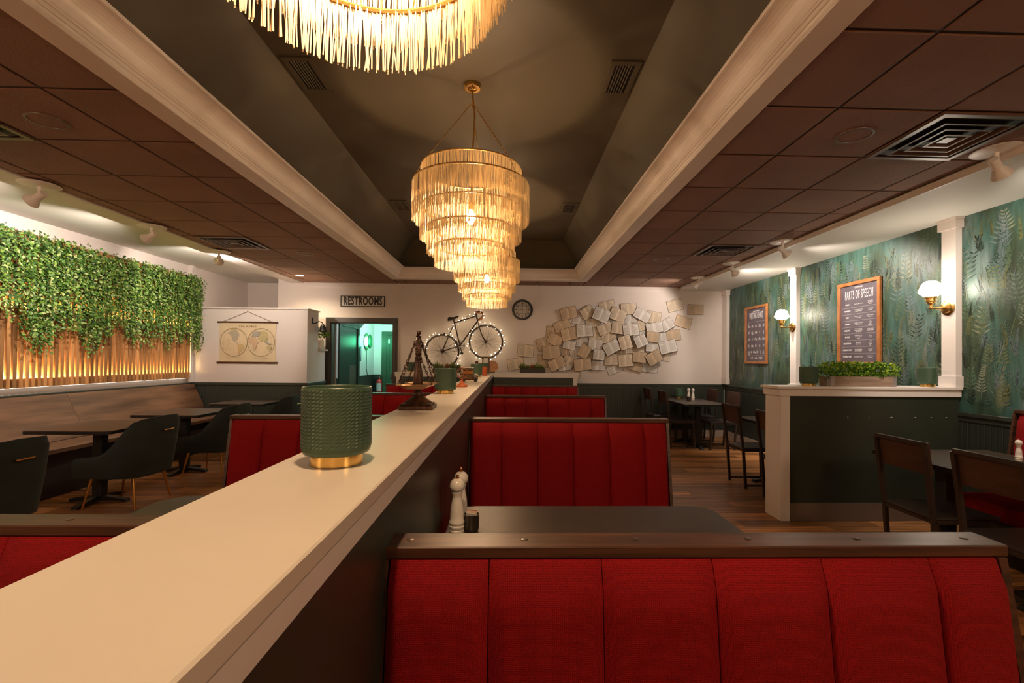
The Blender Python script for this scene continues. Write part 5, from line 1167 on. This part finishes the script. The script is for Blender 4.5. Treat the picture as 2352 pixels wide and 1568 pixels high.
tag(B().lathe([(0.0, 0.0), (0.034, 0.0), (0.036, 0.008), (0.030, 0.014), (0.040, 0.03), (0.044, 0.09), (0.046, 0.13), (0.042, 0.135), (0.036, 0.13), (0.034, 0.03), (0.0, 0.026)], (0, 0, 0), 20).done('clay_jar', 'orange_clay', None, True, loc=(-0.345, 7.0, 1.2135)), 'small orange clay jar between two green lamps', 'jar')
t = thing('hourglass', 'dark framed hourglass standing at the far end of the divider', 'hourglass', (-0.385, 8.24, 1.2135))
for z in (0.0, 0.275): bx('plate', 'bronze', t, -0.07, 0.07, -0.06, 0.06, z + 0.0005, z + 0.018, bev=0.004)
for x in (-0.056, 0.056):
    for y in (-0.045, 0.045): B().cyl((x, y, 0.018), (x, y, 0.2755), 0.007).done('post', 'bronze', t, True)
B().lathe([(0.03, 0.019), (0.044, 0.04), (0.046, 0.09), (0.030, 0.125), (0.007, 0.146), (0.030, 0.17), (0.046, 0.20), (0.044, 0.25), (0.03, 0.275)], (0, 0, 0), 20).done('glass_bulb', 'clear_glass', t, True)
t = thing('agate_disc', 'mottled amber stone disc on a stand beside the hourglass', 'ornament', (-0.278, 8.52, 1.2135))
B().lathe([(0.0, -0.008), (0.098, -0.008), (0.105, 0.0), (0.098, 0.008), (0.0, 0.008)], (0, 0, 0.116), 32, 'Y').done('disc', 'stone_amber', t, True)
bx('stand', 'bronze', t, -0.05, 0.05, -0.025, 0.025, 0.0005, 0.014, bev=0.003)
t = thing('wooden_figure', 'small round-headed brown wooden figure behind the green lamp', 'ornament', (-0.492, 7.45, 1.2135))
B().lathe([(0.0, 0.0), (0.022, 0.0), (0.024, 0.01), (0.014, 0.08), (0.010, 0.165)], (0, 0, 0), 14).done('body', 'rod', t, True); B().sphere((0, 0, 0.19), 0.028, 14, 10).done('head', 'rod', t, True)
# succulent troughs on the cross wall
def rosette(b, c, R, n, seed, mi):
    r = random.Random(seed)
    for k in range(n):
        a = 2.4 * k + r.random(); e = 0.2 + 1.1 * k / n; d = Vector((math.cos(a) * math.cos(e), math.sin(a) * math.cos(e), math.sin(e))); leaf(b.bm, Vector(c), d, Vector((-d.y, d.x, 0.2)).cross(d), R * r.uniform(0.8, 1.1), R * 0.16, mi)
def trough(label, x, w, zs=1.0):
    t = thing('succulent_trough', label, 'planter', (x, 8.545, 1.2135))
    b = B().box(-w / 2, w / 2, -0.07, -0.062, 0.0005, 0.085).box(-w / 2, w / 2, 0.062, 0.07, 0.0005, 0.085).box(-w / 2, -w / 2 + 0.008, -0.062, 0.062, 0.0005, 0.085).box(w / 2 - 0.008, w / 2, -0.062, 0.062, 0.0005, 0.085)
    b.done('box', 'trough', t); bx('soil', 'base_brown', t, -w / 2 + 0.008, w / 2 - 0.008, -0.062, 0.062, 0.0005, 0.07)
    n = int(w / 0.085)
    for k in range(n):
        b = B(); rosette(b, (0, 0, 0.0), (0.125, 0.09, 0.10)[k % 3], 26, k, 0); b.done('succulent', 'succulent' if k % 3 != 2 else 'succulent_red', t, loc=(-w / 2 + 0.05 + (w - 0.1) * k / (n - 1), 0.01 * (-1) ** k, 0.078))
trough('black trough of succulents below the open books', 0.455, 0.46); trough('black trough of succulents under the bicycle rear wheel', -1.10, 0.50)

# planter on the half wall
t = thing('herb_planter', 'weathered wooden planter box of bright green plants on the half wall', 'planter', (3.325, 4.35, 1.2365))
b = B(); W2, H2 = 0.31, 0.092
b.box(-W2, W2, -0.085, -0.070, 0.0005, H2).done('front_board', 'planter_wood', t); bx('rear_board', 'planter_wood', t, -W2, W2, 0.070, 0.085, 0.0005, H2)
for s in (-1, 1): bx('end_board', 'planter_wood', t, min(s * W2, s * (W2 - 0.015)), max(s * W2, s * (W2 - 0.015)), -0.0695, 0.0695, 0.0005, H2)
for s in (-1, 1): B().box(min(s * (W2 - 0.03), s * (W2 + 0.003)), max(s * (W2 - 0.03), s * (W2 + 0.003)), -0.088, -0.0852, 0.0005, H2).box(min(s * (W2 + 0.0003), s * (W2 + 0.003)), max(s * (W2 + 0.0003), s * (W2 + 0.003)), -0.0851, -0.03, 0.0005, H2).done('corner_strap', 'grey_metal', t)
bx('soil', 'base_brown', t, -W2 + 0.016, W2 - 0.016, -0.0695, 0.0695, 0.0005, 0.08)
for k in range(7):
    b = B(); tuft(b, (0, 0, 0.0), 190, 0.078, 0.135, 0.036, 20 + k, 3); o = b.done('plant_clump', ['leaf_bright', 'leaf_yellow', 'leaf_dark'], t, loc=(-0.27 + 0.09 * k, -0.01, 0.078)); o['kind'] = 'stuff'
for k, s in ((0, -1), (1, 1)):
    b = B(); tuft(b, (s * 0.02, -0.02, -0.02), 60, 0.045, 0.10, 0.026, 50 + k, 3); o = b.done('plant_clump', ['leaf_bright', 'leaf_yellow', 'leaf_dark'], t, loc=(s * 0.315, 0.0, 0.10)); o['kind'] = 'stuff'

# ================================================================== TABLEWARE
def make_mill(label, loc, s=1.0):
    t = thing('pepper_mill', label, 'mill', loc, 0, 'tall white mills'); t.scale = (s, s, s)
    B().lathe([(0.0, 0.0005), (0.029, 0.0005), (0.030, 0.010), (0.027, 0.014), (0.031, 0.020), (0.031, 0.027), (0.027, 0.031), (0.031, 0.037), (0.031, 0.046), (0.027, 0.052), (0.0275, 0.075), (0.025, 0.105), (0.019, 0.135), (0.018, 0.148), (0.022, 0.158), (0.023, 0.163), (0.020, 0.166)], (0, 0, 0), 28).done('body', 'ceramic', t, True)
    B().lathe([(0.020, 0.1663), (0.027, 0.172), (0.030, 0.185), (0.028, 0.200), (0.020, 0.212), (0.008, 0.217), (0.0, 0.2175)], (0, 0, 0), 28).done('head', 'ceramic', t, True)
    B().lathe([(0.008, 0.217), (0.009, 0.220), (0.004, 0.223), (0.007, 0.230), (0.0, 0.235)], (0, 0, 0), 12).done('knob', 'copper', t, True)
    return t
m0 = make_mill('white mill nearest the viewer on the booth table', (-0.200, 1.905, 0.7605))
for p, s, lb in (((-0.196, 2.02, 0.7605), 1.0, 'white mill half hidden behind the nearest mill'), ((3.255, 8.30, 0.7605), 0.95, 'white mill on the far table, one on the booth side'), ((3.330, 8.29, 0.7605), 0.95, 'white mill on the far table, one on the wallpaper side'),
                 ((3.695, 3.27, 0.7605), 0.70, 'white mill on the right-edge table, whole'), ((3.795, 3.25, 0.7605), 0.70, 'white mill cut off by the right picture edge')):
    c = copy_tree(m0, p, None, lb); c.scale = (s, s, s)
def cup(label, loc):
    t = thing('packet_cup', label, 'cup', loc, 0, 'small metal cups of sweetener packets')
    B().lathe([(0.0, 0.0005), (0.026, 0.0005), (0.030, 0.008), (0.031, 0.066), (0.0325, 0.068), (0.030, 0.068), (0.029, 0.01), (0.0, 0.009)], (0, 0, 0), 26).done('cup', 'pewter', t, True)
    for k, m in enumerate(('menu_card', 'paper_t', 'menu_card', 'orange_clay', 'paper_c')):
        o = bx('packet', m, t, -0.020, 0.020, -0.001, 0.001, -0.025, 0.022); o.location = (0, -0.016 + 0.008 * k, 0.055); o.rotation_euler = (0.25 - 0.1 * k, 0, 0.15 * (k - 2))
    return t
cup('small pewter cup of packets beside the near mills', (-0.142, 1.925, 0.7605)); cup('small cup of packets beside the far table mills', (3.215, 8.20, 0.7605))
# menu holder
t = thing('menu_holder', 'orange wooden menu holder with white menu cards', 'menu stand', (3.10, 5.12, 0.7605))
B().prism([(-0.10, 0.0), (0.10, 0.0), (0.10, 0.02), (0.02, 0.16), (-0.02, 0.16), (-0.10, 0.02)], -0.06, -0.048, 'Y').prism([(-0.10, 0.0), (0.10, 0.0), (0.10, 0.02), (0.02, 0.16), (-0.02, 0.16), (-0.10, 0.02)], 0.048, 0.06, 'Y').box(-0.10, 0.10, -0.048, 0.048, 0.0005, 0.012).done('stand', 'menu_orange', t)
for k in range(2):
    o = bx('menu_card', 'menu_card', t, -0.002, 0.002, -0.046, 0.046, 0.0, 0.19 + 0.05 * k, bev=0.0); o.location = (-0.05 + 0.05 * k, 0, 0.013); o.rotation_euler = (0, 0.22, 0)
    for j in range(3): bx('print_line', 'orange_clay' if j == 1 else 'ink', o, -0.0026, -0.0021, -0.034, 0.03 - 0.012 * j, 0.16 + 0.05 * k - 0.024 * j, 0.168 + 0.05 * k - 0.024 * j)
tag(bx('wooden_caddy', 'menu_orange', None, 2.99, 3.20, 5.20, 5.24, 0.42, 0.69), 'orange wooden tray end hanging below the middle table', 'tray')
